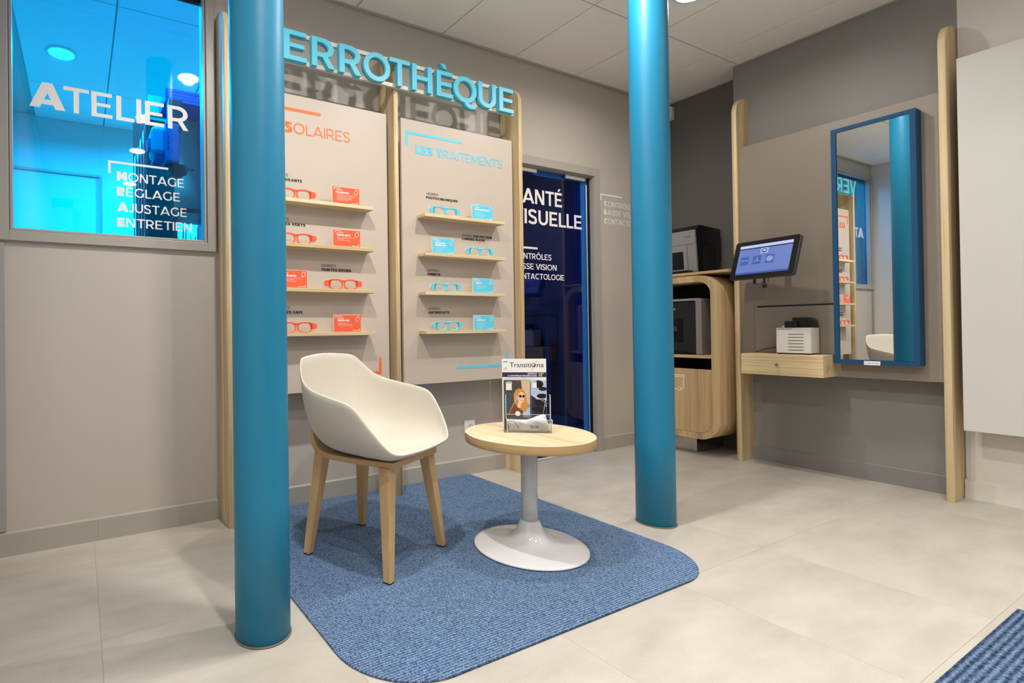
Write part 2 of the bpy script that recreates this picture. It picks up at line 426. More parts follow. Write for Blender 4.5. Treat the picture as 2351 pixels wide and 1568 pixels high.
def glyph(ch, w):
    acc = {'É': ('E', 1), 'È': ('E', -1), 'Ô': ('O', 0)}.get(ch)
    if acc:
        g, W = glyph(acc[0], w); cx = W/2
        if acc[1] == 1: g = g+[('P', [(cx-.06, 1.09), (cx+.06, 1.09), (cx+.20, 1.27), (cx+.02, 1.27)])]
        elif acc[1] == -1: g = g+[('P', [(cx-.06+.02, 1.09), (cx+.08, 1.09), (cx, 1.27), (cx-.18, 1.27)])]
        else: g = g+[('P', [(cx-.20, 1.08), (cx-.08, 1.08), (cx+.02, 1.25), (cx-.06, 1.25)]), ('P', [(cx-.02, 1.25), (cx+.08, 1.08), (cx+.20, 1.08), (cx+.06, 1.25)])]
        return g, W
    v = w*0.94
    if ch == 'I': return [rect(0, 0, w, 1)], w
    if ch == 'L': return [rect(0, 0, w, 1), rect(w, 0, .56, v)], .56
    if ch in 'EF':
        g = [rect(0, 0, w, 1), rect(w, 1-v, .62, 1), rect(w, .5-v*.45, .57, .5+v*.45)]
        if ch == 'E': g.append(rect(w, 0, .63, v))
        return g, .63
    if ch == 'T': return [rect(0, 1-v, .74, 1), rect(.37-w/2, 0, .37+w/2, 1-v)], .74
    if ch == 'H': return [rect(0, 0, w, 1), rect(.74-w, 0, .74, 1), rect(w, .5-v/2, .74-w, .5+v/2)], .74
    if ch == 'A':
        W = .88+w*.55; c = W/2; k = w*(1.12 if w < .2 else .98); t = w*(.62 if w < .2 else .50)
        return [('P', [(0, 0), (k, 0), (c+t, 1), (c-t, 1)]), ('P', [(W-k, 0), (W, 0), (c+t, 1), (c-t, 1)]), rect(.20, .20 if w < .2 else .15, W-.20, (.20+v*.85) if w < .2 else .34)], W
    if ch == 'V':
        W = .86+w*.2; c = W/2; k = w*1.12; t = w*.6
        return [('P', [(c-t, 0), (c+t, 0), (k, 1), (0, 1)]), ('P', [(c-t, 0), (c+t, 0), (W, 1), (W-k, 1)])], W
    if ch == 'N':
        W = .78; k = w*1.25
        return [rect(0, 0, w, 1), rect(W-w, 0, W, 1), ('P', [(W-k, 0), (W, 0), (k, 1), (0, 1)])], W
    if ch == 'M':
        W = .94; k = w*1.15; c = W/2
        return [rect(0, 0, w, 1), rect(W-w, 0, W, 1), ('P', [(c-k/2, .22), (c+k/2, .22), (k, 1), (0, 1)]), ('P', [(c-k/2, .22), (c+k/2, .22), (W, 1), (W-k, 1)])], W
    if ch == 'O': return [arc(.49, .5, .49, .515, 0, 360, w, 36, True)], .98
    if ch == 'Q':
        return [arc(.49, .5, .49, .515, 0, 360, w, 36, True), stroke(bez((.50, .06), (.56, -.14), (.72, -.20), (.93, -.10)), w*.85)], .98
    if ch == 'C': return [arc(.49, .5, .49, .515, 45, 315, w, 28)], .86
    if ch == 'G': return [arc(.49, .5, .49, .515, 45, 322, w, 28), rect(.86-w, .12, .86, .5)], .88
    if ch == 'D': return [rect(0, 0, w, 1), rect(w, 1-v, .36, 1), rect(w, 0, .36, v), arc(.34, .5, .46, .5, -90, 90, w)], .80
    if ch in 'PRB':
        y0 = .34 if ch != 'B' else .48
        ry = (1-y0)/2
        g = [rect(0, 0, w, 1), rect(w, 1-v, .36, 1), rect(w, y0, .36, y0+v), arc(.34, y0+ry, .34 if ch != 'B' else .30, ry, -90, 90, w, 14)]
        if ch == 'R': g.append(('P', [(.70-w*1.15, 0), (.70, 0), (.47, y0+.08), (.47-w*1.15, y0+.08)]))
        if ch == 'B': g += [rect(w, 0, .38, v), arc(.36, .27, .34, .27, -90, 90, w, 14)]
        return g, .70
    if ch == 'U':
        return [rect(0, .38, w, 1), rect(.74-w, .38, .74, 1), arc(.37, .38, .37, .39, 180, 360, w, 20)], .74
    if ch == 'Z': return [rect(0, 0, .66, v), rect(0, 1-v, .66, 1), ('P', [(0, v), (w*1.3, v), (.66, 1-v), (.66-w*1.3, 1-v)])], .66
    if ch == 'J': return [rect(.46-w, .3, .46, 1), arc(.2, .3, .26, .31, 215, 360, w, 14)], .46
    if ch == 'S':
        W = .64; h = w/2
        p = bez((W-.07, .80), (W-.16, 1-h+.01), (W*.62, 1-h+.01), (W*.5, 1-h+.01), 6)
        p += bez((W*.5, 1-h+.01), (.18, 1-h+.01), (h, .90), (h, .745), 6)[1:]
        p += bez((h, .745), (h, .58), (.20, .56), (W*.5, .505), 6)[1:]
        p += bez((W*.5, .505), (W*.80, .45), (W-h, .42), (W-h, .265), 6)[1:]
        p += bez((W-h, .265), (W-h, .10), (W*.75, h-.01), (W*.5, h-.01), 6)[1:]
        p += bez((W*.5, h-.01), (W*.3, h-.01), (.14, .10), (.04, .19), 6)[1:]
        return [stroke(p, w)], W
    return [], .34
def layout(runs, track=.12):
    """runs: [(text, weight)] -> pieces in cap-height units, total width"""
    x = 0; out = []
    for text, w in runs:
        for ch in text:
            if ch == ' ': x += .30; continue
            g, W = glyph(ch, w)
            out.append((ch, x, g)); x += W + (track if ch not in 'TAVL' else track*.6)
    return out, x-track
def put(mb, g, x, f, sx, sz, d0, d1):
    st = abs(d1-d0)*0.06 if abs(d1-d0) < .005 else .0003
    for i, p in enumerate(g):
        e_ = i*st
        if p[0] == 'P': mb.prism([((x+a)*sx, b*sz) for a, b in p[1]], f, d0-e_, d1+e_)
        else: mb.strip([((x+a)*sx, b*sz) for a, b in p[1]], [((x+a)*sx, b*sz) for a, b in p[2]], f, d0-e_, d1+e_, p[3])
def lettering(mb, runs, f, cap, width=None, right=None, d0=0.0, d1=0.0006, track=.12):
    """cap height and total width in metres; right-aligned when right is given"""
    L, tw = layout(runs, track)
    sx = (width/tw) if width else cap*0.98
    off = (right - tw*sx) if right is not None else 0
    g = (lambda a, b, d: f(a+off, b, d))
    for ch, x, gl in L: put(mb, gl, x, g, sx, cap, d0, d1)
    return mb
def bracket(mb, f, w, h, t, flip=False):
    """corner bracket: thick L turned round a corner"""
    if not flip:
        mb.prism([(0, -t), (w, -t), (w, 0), (0, 0)], f, 0, 0.0006); mb.prism([(0, -h), (t, -h), (t, -t), (0, -t)], f, 0, 0.0006)
    else:
        mb.prism([(-w, 0), (0, 0), (0, t), (-w, t)], f, 0, 0.0006); mb.prism([(-t, t), (0, t), (0, h), (-t, h)], f, 0, 0.0006)
    return mb
def ftext(mb, s, f, size, d0=0.0, d1=0.0005, offset=0.0, width=None, xscale=1.0):
    """lower-case lettering from the built-in text font"""
    cu = bpy.data.curves.new('t', 'FONT'); cu.body = s; cu.size = 1; cu.resolution_u = 2; cu.offset = offset; cu.fill_mode = 'FRONT'
    ob = bpy.data.objects.new('t', cu); C.objects.link(ob)
    me = bpy.data.meshes.new_from_object(ob)
    vs = [v.co.copy() for v in me.vertices]
    if vs:
        xm = max(v.x for v in vs); sx = size*xscale if width is None else width/xm
        o = len(mb.v)
        mb.v += [tuple(f(v.x*sx, v.y*size, d1)) for v in vs]
        for p in me.polygons: mb.f.append(tuple(o+i for i in p.vertices)); mb.sm.append(False)
    bpy.data.objects.remove(ob); bpy.data.curves.remove(cu); bpy.data.meshes.remove(me)
    return mb

# ================================================================== SETTING
# floor: base slab and single vinyl tiles
XMIN, YMIN = -0.32, -2.75
fl = struct('floor', MB().box((XMIN-.2, YMIN-.2, -0.06), (XRR+.3, 5.4, -0.004)), M['joint'])
T = 0.61
ty = 0.514 - 6*T
g = 0.0003
while ty < YL:
    tx = 0.048 - T
    while tx < XRR:
        x0, x1 = max(tx, XMIN), min(tx+T, XRR); y0, y1 = max(ty, YMIN), min(ty+T, YL)
        if x1-x0 > .01 and y1-y0 > .01:
            part('floor_tile', MB().box((x0+g, y0+g, -0.004), (x1-g, y1-g, 0.0)), M['floor'], fl)
        tx += T
    ty += T
# ceiling
ce = struct('ceiling', MB().box((XMIN-.2, YMIN-.2, CEIL+0.012), (XRR+.3, 5.3, CEIL+0.1)), M['ceil_grid'])
lampset = SHOP_LAMPS
def ceiling_tile(x0, x1, y0, y1, lamps):
    mb = MB(); hole = [(x, y) for x, y in lamps if x0 < x < x1 and y0 < y < y1]
    mb.box((x0, y0, CEIL), (x1, y1, CEIL+0.012))
    return mb
tx = 1.998 - 4*0.6
GAP = 0.004
while tx < XRR:
    ty = 1.952 - 4*1.2
    while ty < 5.3:
        x0, x1 = max(tx, XMIN)+GAP, min(tx+.6, XRR)-GAP
        y0, y1 = max(ty, YMIN)+GAP, min(ty+1.2, 5.05)-GAP
        if ty < YL and y1 > YL: 
            cuts = [(y0, YL), (YL+.12, y1)]
        else: cuts = [(y0, y1)]
        for a, b_ in cuts:
            if x1-x0 > .02 and b_-a > .02:
                part('ceiling_tile', MB().box((x0, a, CEIL), (x1, b_, CEIL+.012)), M['ceil'], ce, bevel=.0015, segs=1)
        ty += 1.2
    tx += .6
part('edge_trim', MB().box((XMIN, YL-.022, CEIL-.004), (XRR, YL, CEIL+.001)), M['ceil_grid'], ce)
part('edge_trim', MB().box((XR-.022, YMIN, CEIL-.004), (XR, 1.985, CEIL+.001)), M['ceil_grid'], ce)
part('edge_trim', MB().box((XRR-.022, 1.985, CEIL-.004), (XRR, YL, CEIL+.001)), M['ceil_grid'], ce)
#part('tile_infill', MB().box((XR, 1.985, CEIL), (XRR, YL, CEIL+.012)), M['ceil'], ce)

# wall with window and door (faces the camera)
WX0, WX1, WZ0, WZ1 = -0.255, 0.553, 1.355, 2.58
DX0, DX1, DZ = 2.56, 3.392, 2.036
wb = MB()
Y0, Y1 = YL+.004, YL+.11
wb.box((XMIN, Y0, 0), (WX0, Y1, CEIL+.01)).box((WX0, Y0, 0), (WX1, Y1, WZ0)).box((WX0, Y0, WZ1), (WX1, Y1, CEIL+.01))
wb.box((WX1, Y0, 0), (DX0, Y1, CEIL+.01)).box((DX0, Y0, DZ), (DX1, Y1, CEIL+.01)).box((DX1, Y0, 0), (XRR+.1, Y1, CEIL+.01))
struct('wall_back', wb, M['wall'])
struct('wall_right', MB().box((XR, 0.93, 0), (XR+.35, 1.985, CEIL+.01)), M['wall_dark'])
struct('wall_right', MB().box((XR+.001, YMIN, 0), (XR+.35, 0.93, CEIL+.01)), M['wall_white'])
struct('wall_recess', MB().box((XRR, 1.985, 0), (XRR+.14, YL+.01, CEIL+.01)), M['wall_recess'])
struct('wall_left', MB().box((XMIN-.1, YMIN, 0), (XMIN, YL+.01, CEIL+.01)), M['wall_white'])
struct('door_2', MB().box((XMIN, 0.9, 0.0), (XMIN+.004, 2.40, 2.26)), M['white_panel'])
struct('trim_3', MB().box((XMIN, YMIN, 2.55), (XMIN+.012, YL, 2.565)), M['wall_white'])
# shop front behind the camera: glazed opening between two piers
wf = MB().box((XMIN, YMIN-.12, 0), (XMIN+.25, YMIN, CEIL)).box((XR-.15, YMIN-.12, 0), (XR+.01, YMIN, CEIL)).box((XMIN, YMIN-.12, 2.62), (XR, YMIN, CEIL)).box((XMIN, YMIN-.12, 0), (XR, YMIN, .12))
struct('wall_front', wf, M['wall_white'])
struct('window_2', MB().box((XMIN+.25, YMIN-.06, .12), (XR-.15, YMIN-.05, 2.62)), film_glass('clear_shop_glass', (.95, .97, .97)))

# skirting boards
def skirt(name, x0, x1, mat):
    mb = MB(); t = .014
    prof = [(YL+.004, 0), (YL+.004, .1), (YL-.001, .1), (YL-.010, .094), (YL-.010, 0)]
    n = len(prof)
    vs = [(x0, y, z) for y, z in prof] + [(x1, y, z) for y, z in prof]
    mb.add(vs, [(i, (i+1) % n, n+(i+1) % n, n+i) for i in range(n)] + [tuple(range(n-1, -1, -1)), tuple(range(n, 2*n))])
    struct(name, mb, mat)
def skirtR(name, y0, y1, mat, X=XR):
    mb = MB()
    prof = [(X, 0), (X, .1), (X-.003, .1), (X-.012, .094), (X-.012, 0)]
    n = len(prof)
    vs = [(x, y0, z) for x, z in prof] + [(x, y1, z) for x, z in prof]
    mb.add(vs, [(i, n+i, n+(i+1) % n, (i+1) % n) for i in range(n)] + [tuple(range(n)), tuple(range(2*n-1, n-1, -1))])
    struct(name, mb, mat)
skirt('baseboard_left', XMIN, 0.062, M['base']); skirt('baseboard_left', 0.0625, .606, M['base'])
skirt('baseboard_back', .634, 1.54, M['base']); skirt('baseboard_back', 1.568, 2.474, M['base']); skirt('baseboard_back', 3.452, XRR, M['base'])
skirtR('baseboard_right', .965, 1.896, M['base_dark']); skirtR('baseboard_right', YMIN, .933, M['wall_white'], XR+.001)

# window 1: blue glass pane into the workshop
win = struct('window_1', MB().box((WX0, YL+.035, WZ0), (WX1, YL+.041, WZ1)), M['glass_blue'])
def frame_boxes(mb, x0, x1, z0, z1, wd, y0, y1, bottom=True):
    mb.box((x0-wd, y0, z0-wd if bottom else z0), (x0, y1, z1+wd)); mb.box((x1, y0, z0-wd if bottom else z0), (x1+wd, y1, z1+wd))
    mb.box((x0, y0, z1), (x1, y1, z1+wd))
    if bottom: mb.box((x0, y0, z0-wd), (x1, y1, z0))
    return mb
part('casing', frame_boxes(MB(), WX0-.003, WX1+.003, WZ0-.003, WZ1, .042, YL-.016, YL+.012), M['frame_grey'], win, bevel=.002)
part('glazing_bead', frame_boxes(MB(), WX0+.010, WX1-.010, WZ0+.010, WZ1-.01, .011, YL-.004, YL+.03), M['frame_grey'], win, bevel=.002)
part('casing', frame_boxes(MB(), WX0+.002, WX1-.002, WZ0+.002, WZ1, .02, YL+.05, YL+.115), M['frame_grey'], win)
# writing stuck on the pane
wr = MB(); YG = YL+.0345
lettering(wr, [('A', .30)], onL(-.186, 1.902, YG), .112, width=.130)
lettering(wr, [('TELIER', .155)], onL(-.057, 1.901, YG), .113, width=.535)
part('corner_bracket', bracket(MB(), onL(.120, 1.709, YG), .262, .058, .010), M['white_ink'], win)
part('lettering', wr, M['white_ink'], win, label='large white lettering ATELIER')
for (a, b_, z, x1) in (('M', 'ONTAGE', 1.6215, .453), ('R', 'ÉGLAGE', 1.5515, .434), ('A', 'JUSTAGE', 1.479, .465), ('E', 'NTRETIEN', 1.409, .490)):
    part('lettering', lettering(MB(), [(a, .30), (b_, .145)], onL(.156, z, YG), .0415, width=x1-.156), M['white_ink'], win, label='white lettering ' + a + b_)
# metal corner strip at the left end of the wall
struct('trim_1', MB().box((-.305, YL-.008, .104), (-.277, YL+.004, 1.30)), M['silver'], bevel=.002)

# door 1: glazed blue door beside the shelves
door = struct('door_1', MB().box((2.57, YL+.036, .008), (3.290, YL+.046, 1.987)), M['glass_navy'])
part('edge_glass', MB().box((3.367, YL+.03, .008), (3.385, YL+.04, 2.028)), film_glass('blue_edge_glass', (0.004, .02, .16)), door)
M['opaque_blue'] = plain('opaque_bright_blue', (6, 92, 172), .25, coat=.3)  # opaque blue, on the door painted in for a lit jamb behind glass
part('lit_jamb_strip', MB().box((3.288, YL+.048, .008), (3.366, YL+.075, 2.028)), M['opaque_blue'], door)
part('lit_top_strip', MB().box((2.57, YL+.048, 1.985), (3.288, YL+.075, 2.028)), M['opaque_blue'], door)  # same painted-in brightness along the top of the door
cs = MB().box((DX1, YL-.012, 0), (3.447, YL+.006, DZ+.06)).box((DX0-.055, YL-.012, DZ), (DX1, YL+.006, DZ+.06)).box((DX0-.055, YL-.012, 0), (DX0, YL+.006, DZ))
part('casing', cs, M['frame_grey'], door, bevel=.002)
jb = MB().box((DX1-.006, YL, 0), (DX1, YL+.11, DZ)).box((DX0, YL, DZ-.006), (DX1, YL+.11, DZ)).box((DX0, YL, 0), (DX0+.006, YL+.11, DZ))
part('jamb', jb, M['frame_grey'], door)
part('glass_clamp', MB().box((2.50, YL+.018, 1.997), (2.827, YL+.032, 2.030)), M['frame_grey'], door, bevel=.001)
part('glass_clamp', MB().box((3.122, YL+.018, 1.997), (3.323, YL+.032, 2.030)), M['frame_grey'], door, bevel=.001)
dr = MB(); YD = YL+.0355
lettering(dr, [('SANTÉ', .17)], onL(0, 1.784, YD), .102, width=.475, right=3.093)
lettering(dr, [('VISUELLE', .17)], onL(0, 1.641, YD), .102, width=.700, right=3.299)
part('lettering', dr, M['white_ink'], door, label='large white lettering SANTÉ VISUELLE on the glass'); dr = MB()
db = MB(); bracket(db, onL(2.582, 1.480, YD), .26, .05, .014); part('corner_bracket', db, M['white_ink'], door)
for s_, z, x1, wd in (('CONTRÔLES', 1.396, 2.977, .37), ('BASSE VISION', 1.325, 3.028, .425), ('CONTACTOLOGIE', 1.257, 3.104, .50)):
    part('lettering', lettering(MB(), [(s_, .16)], onL(0, z, YD), .040, width=wd, right=x1), M['white_ink'], door, label='white lettering ' + s_)
# writing on the wall right of the door
wt = MB(); YW = YL+.0035
wl = thing('wall_lettering', 'white stick-on lettering with corner bracket on grey wall right of the blue glass door', 'lettering', (3.6, YW, 1.7))
part('corner_bracket', bracket(MB(), onL(3.470, 1.922, YW), .253, .053, .012), M['white_ink'], wl)
for a, b_, z, wd in (('C', 'ONTRÔLES', 1.831, .365), ('B', 'ASSE VISION', 1.767, .43), ('C', 'ONTACTOLOGIE', 1.700, .50)):
    part('lettering', lettering(MB(), [(a, .30), (b_, .13)], onL(3.508, z, YW), .040, width=wd), M['white_ink'], wl)

# ---------------- rooms behind the glass
struct('wall_workshop', MB().box((-1.2, 5.05, 0), (2.3, 5.1, CEIL+.01)).box((2.25, YL+.11, 0), (2.3, 5.1, CEIL+.01)).box((-1.2, YL+.11, 0), (-1.15, 5.1, CEIL+.01)), M['wall_white'])
struct('ceiling_workshop', MB().box((-1.2, YL+.11, CEIL+.0121), (XMIN, 5.1, CEIL+.1)), M['ceil'])
struct('trim_2', MB().box((-1.15, 5.03, 2.28), (.18, 5.05, 2.30)).box((.16, 5.03, 0), (.18, 5.05, 2.28)), M['frame_grey'])
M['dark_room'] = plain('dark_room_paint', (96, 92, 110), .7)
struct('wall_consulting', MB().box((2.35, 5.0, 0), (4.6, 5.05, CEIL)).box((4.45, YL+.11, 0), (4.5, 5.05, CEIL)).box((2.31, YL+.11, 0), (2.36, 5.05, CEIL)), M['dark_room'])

# ================================================================== COLUMNS
def column(x, y, label):
    t = thing('column', label, 'column', (x, y, 0))
    rr = .083
    mb = MB(); prof = [(rr, z) for z in (0, .4, .8, 1.2, 1.6, 2.0, 2.4, CEIL-.001)]
    mb.lathe(prof, x, y, 72); part('shaft', mb, M['col'], t)
    mb = MB(); mb.lathe([(rr+.0005, 0.0), (rr+.0035, 0.0), (rr+.003, .004), (rr+.0005, .006)], x, y, 48, ring=True)
    part('base_seal', mb, M['seal'], t)
column(.487, 1.539, 'thick blue round column nearest the camera, in front of the left wall panel')
column(2.385, 1.510, 'blue round column farther back on the right, between white table and coffee cabinet')

# ================================================================== UPRIGHT BOARDS
def profile_board(d, h, r, n=12):
    """side outline: depth 0 at the wall to d at the front, front top corner rounded"""
    pts = [(0, 0), (d, 0)]
    for i in range(n+1):
        a = PI/2*i/n; pts.append((d-r+r*math.cos(a), h-r*1.0+r*math.sin(a)))
    pts.append((0, h)); return pts
def board_L(x, label, grp=None):
    mb = MB(); pr = profile_board(.165, 2.468, .115)
    mb.prism(pr, lambda a, b_, d: (x+d, YL-a, b_), .028, 0, True)
    o = part('upright_board', mb, M['post'], bevel=.0015, segs=1); tag(o, label, 'upright board', 'oak uprights along the walls'); return o
board_L(.606, 'tall oak upright board with rounded top, between the blue window and the near column')
board_L(1.540, 'tall oak upright board standing between the orange panel and the light blue panel')
board_L(2.474, 'tall oak upright board with rounded top, between the light blue panel and the glass door')
def board_R(y, label):
    mb = MB(); pr = profile_board(.160, 2.468, .115)
    mb.prism(pr, lambda a, b_, d: (XR-a, y+d, b_), 0, .028, True)
    o = part('upright_board', mb, M['post'], bevel=.0015, segs=1); tag(o, label, 'upright board', 'oak uprights along the walls')
board_R(1.896, 'tall oak upright board with rounded top, between coffee cabinet and tablet screen')
board_R(.936, 'tall oak upright board with rounded top, between blue mirror and white wall')

# ================================================================== DISPLAY PANELS
def display_panel(x0, x1, z0, z1, label, first):
    t = thing('display_board', label, 'panel', ((x0+x1)/2, 2.47, z0))
    part('board', MB().box((x0, 2.44, z0), (x1, 2.459, z1)), M['panel'], t, bevel=.001, segs=1)
    for xb in (x0+.12, x1-.16):
        part('mounting_batten', MB().box((xb, 2.459, z0+.08), (xb+.04, YL+.004, z1-.08)), M['frame_grey'], t)
    return t
PY = 2.4395
p1 = display_panel(.672, 1.507, .605, 2.106, 'beige display panel with orange heading about sun lenses, behind the near blue column', 1)
part('corner_bracket', bracket(MB(), onL(.698, 2.038, PY), .411, .086, .015), M['orange'], p1); mb = MB()
lettering(mb, [('LES S', .27), ('OLAIRES', .115)], onL(.762, 1.912, PY), .054, width=1.278-.762)
part('corner_bracket', bracket(MB(), onL(1.456, .678, PY), .40, .089, .016, flip=True), M['orange'], p1)
part('heading', mb, M['orange'], p1, label='orange heading LES SOLAIRES')
p2 = display_panel(1.602, 2.437, .605, 2.106, 'beige display panel with light blue heading about treatments, left of the glass door', 2)
part('corner_bracket', bracket(MB(), onL(1.631, 2.038, PY), .407, .086, .015), M['cyan'], p2); mb = MB()
lettering(mb, [('LES T', .27), ('RAITEMENTS', .115)], onL(1.697, 1.917, PY), .052, width=2.354-1.697)
part('corner_bracket', bracket(MB(), onL(2.378, .680, PY), .407, .088, .016, flip=True), M['cyan'], p2)
part('heading', mb, M['cyan'], p2, label='light blue heading LES TRAITEMENTS')
cap = .0136
def labels(parent, rows):
    for k in range(0, len(rows), 2):
        mb = MB()
        for runs, x, z, wd, right in rows[k:k+2]:
            lettering(mb, runs, onL(0 if right else x, z, PY), cap, width=wd, right=x if right else None)
        words = ' '.join(t_ for r_ in rows[k:k+2] for t_, w__ in r_[0]).replace('  ', ' ')
        part('shelf_caption', mb, M['black_ink'], parent, label='black caption ' + words)
B_, L_ = .24, .09
labels(p2, [([('VERRES', L_)], 1.768, 1.691, .085, 0), ([('PHOTOCHROMIQUES', B_)], 1.768, 1.669, .227, 0),
            ([('VERRES ', L_), ('PROTECTION', B_)], 2.025, 1.470, .234, 0), ([('LUMIÈRE BLEUE', B_)], 2.025, 1.4495, .176, 0),
            ([('VERRES', L_)], 1.767, 1.250, .085, 0), ([('AMINCIS', B_)], 1.767, 1.228, .094, 0),
            ([('VERRES', L_)], 1.772, 1.030, .085, 0), ([('ANTIREFLETS', B_)], 1.772, 1.0075, .151, 0)])
labels(p1, [([('VERRES', L_)], .842, 1.689, .085, 0), ([('POLARISANTS', B_)], .842, 1.667, .159, 0),
            ([('VERRES', L_)], .842, 1.468, .085, 0), ([('TEINTÉS VERTS', B_)], .842, 1.446, .175, 0),
            ([('VERRES', L_)], 1.100, 1.247, .085, 0), ([('TEINTÉS BRUNS', B_)], 1.100, 1.2255, .176, 0),
            ([('VERRES', L_)], .842, 1.027, .085, 0), ([('TEINTÉS GRIS', B_)], .842, 1.004, .153, 0)])

# ---------------- shelves
ZS = [1.566, 1.347, 1.128, .909]
rank = ['top', 'second', 'third', 'bottom']
def shelf(x0, z, label):
    o = part('wall_shelf', MB().box((x0, 2.365, z-.018), (x0+.592, 2.4398, z)), M['shelf'], bevel=.001, segs=1)
    return tag(o, label, 'shelf', 'thin oak shelves on the display panels')
for i, z in enumerate(ZS):
    shelf(.783, z, '%s oak shelf of the four on the orange panel' % rank[i])
    shelf(1.704, z, '%s oak shelf of the four on the light blue panel' % rank[i])

# ---------------- cut-out spectacles
def spectacles_mb(f, d0, d1, grow=0.0):
    """flat spectacles 0.218 wide; ring lenses, bridge and side lobes"""
    mb = MB(); g_ = grow
    def ring(cx, flip):
        P, Q = [], []
        for i in range(28):
            t = 2*PI*i/28; c_, s_ = math.cos(t), math.sin(t)
            e = .72
            ax = math.copysign(abs(c_)**e, c_); az = math.copysign(abs(s_)**e, s_)
            sk = .004*ax*flip*(-az)
            P.append((cx+(.041+g_)*ax*(1+.06*az), .027+(.027+g_)*az)); Q.append((cx+(.0325-g_)*ax*(1+.06*az), .0255+(.0205-g_)*az))
        mb.strip(P, Q, f, d0, d1, True)
    ring(-.043, 1); ring(.043, -1)
    up = bez((-.012, .046), (-.006, .050), (.006, .050), (.012, .046), 6)
    lo = bez((-.012, .036), (-.006, .041), (.006, .041), (.012, .036), 6)
    mb.strip([(a, b_+g_) for a, b_ in up], [(a, b_-g_) for a, b_ in lo], f, d0, d1)
    for s_ in (-1, 1):
        pts = [(.076, .022-g_)]
        pts = [(.074, .016-g_), (.098, .016-g_)] + [(.0985+(.0115+g_)*math.cos(a), .031+(.0145+g_)*math.sin(a)) for a in [(-PI/2+PI*k/10) for k in range(1, 10)]] + [(.098, .0455+g_), (.066, .050+g_)]
        if s_ == -1: pts = [(-a, b_) for a, b_ in reversed(pts)]
        mb.prism(pts, f, d0, d1)
    return mb
spec_proto = {}
def spectacles(kind, xc, z, label):
    yc = 2.395
    loc = (xc, yc, z)
    if kind not in spec_proto:
        t = thing('display_spectacles', label, 'spectacles', loc, group='cut-out spectacles on the shelves')
        part('acrylic_body', spectacles_mb(lambda a, b_, d: (a, -d, b_), -.004, .0012, .0012), M['acrylic_white'], t, world=False, center=False)
        part('coloured_face', spectacles_mb(lambda a, b_, d: (a, -d, b_+.0), .0013, .0036), M['red_orange'] if kind == 'o' else M['cyan'], t, world=False, center=False)
        spec_proto[kind] = t
    else: copy_tree(spec_proto[kind], loc, label)
for i, (xc, what) in enumerate([(.948, 'left of the polarising card'), (.947, 'left of the green tint card'), (1.205, 'right of the brown tint card'), (.945, 'left of the grey tint card')]):
    spectacles('o', xc, ZS[i], 'orange cut-out spectacles on the %s orange-panel shelf, %s' % (rank[i], what))
for i, (xc, what) in enumerate([(1.865, 'left of the card'), (2.122, 'right of the card'), (1.865, 'left of the card'), (1.873, 'left of the card')]):
    spectacles('c', xc, ZS[i], 'light blue cut-out spectacles on the %s light-blue-panel shelf, %s' % (rank[i], what))

# ---------------- information cards
def info_card(x0, z, kind, title, body, label):
    t = thing('information_card', label, 'card', (x0+.0785, 2.385, z), group='information cards on the shelves')
    W, H = .157, .0885
    mat = M['red_orange'] if kind == 'o' else M['cyan']
    y = 2.382
    part('card_body', MB().box((x0, y, z), (x0+W, y+.005, z+H)), M['acrylic_white'], t, bevel=.0008, segs=1)
    part('coloured_face', MB().box((x0+.0015, y-.0012, z+.0005), (x0+W-.0012, y, z+H-.0015)), mat, t)
    part('foot', MB().box((x0+.035, y+.005, z), (x0+W-.035, y+.045, z+.003)), M['acrylic_white'], t)
    mb = MB(); f = lambda ax, az: onL(x0+ax, z+az, y-.0012)
    bracket(mb, f(.009, .082), .038, .012, .0022)
    bracket(mb, f(W-.010, .006), .038, .011, .0022, flip=True)
    lettering(mb, [('VERRES', .11)], f(.020, .0665), .0082, d1=.0004)
    for k, l in enumerate(title): lettering(mb, [(l, .27)], f(.020, .0545-.0115*k), .0085, d1=.0004)
    zz = .0545-.0115*(len(title)-1)-.010
    for k, l in enumerate(body): ftext(mb, l, f(.024, zz-.0066*k), .0062, d1=.0004, xscale=.92)
    # little lens outline
    P, Q = [], []
    for i in range(24):
        a = 2*PI*i/24; r0 = 1+.22*math.cos(2*(a-.9)); px, pz = .0115*r0*math.cos(a)*.95, .0125*r0*math.sin(a)
        P.append((W-.0205+px, .0665+pz)); Q.append((W-.0205+px*.84, .0665+pz*.84))
    mb.strip(P, Q, f(0, 0), 0, .0004, True)
    part('print', mb, M['white_ink'], t, kind='stuff')
info_card(1.143, ZS[0], 'o', ['POLARISANTS'], ["Protègent efficacement contre l'éblouissement", 'Vision excellente quelle que soit la luminosité', 'Activités de plein air, mer, montagne...', 'Non adaptés à la conduite automobile', 'de nuit humide ou nuageuse'], 'orange card on the top orange-panel shelf about polarising lenses')
info_card(1.144, ZS[1], 'o', ['TEINTÉS VERTS'], ['Filtrent de façon équilibrée les luminosités', 'et les contrastes', 'Bonne perception des contrastes'], 'orange card on the second orange-panel shelf about green tinted lenses')
info_card(.842, ZS[2], 'o', ['TEINTÉS BRUNS'], ['Portés par tous dans toutes les conditions', 'Accentuent les contrastes', 'Recommandés en cas de myopie'], 'orange card on the third orange-panel shelf, partly behind the near column')
info_card(1.142, ZS[3], 'o', ['TEINTÉS GRIS'], ['Réduisent la luminosité', 'Excellente restitution des couleurs', "Teinte idéale en cas d'hypermétropie"], 'orange card on the bottom orange-panel shelf about grey tinted lenses')
info_card(2.056, ZS[0], 'c', ['PHOTOCHROMIQUES'], ['Verres clairs en intérieur', 'qui se teintent', 'en extérieur selon la luminosité', 'Protection 100% contre les UV', 'Confort visuel toute la journée'], 'light blue card on the top light-blue-panel shelf about photochromic lenses')
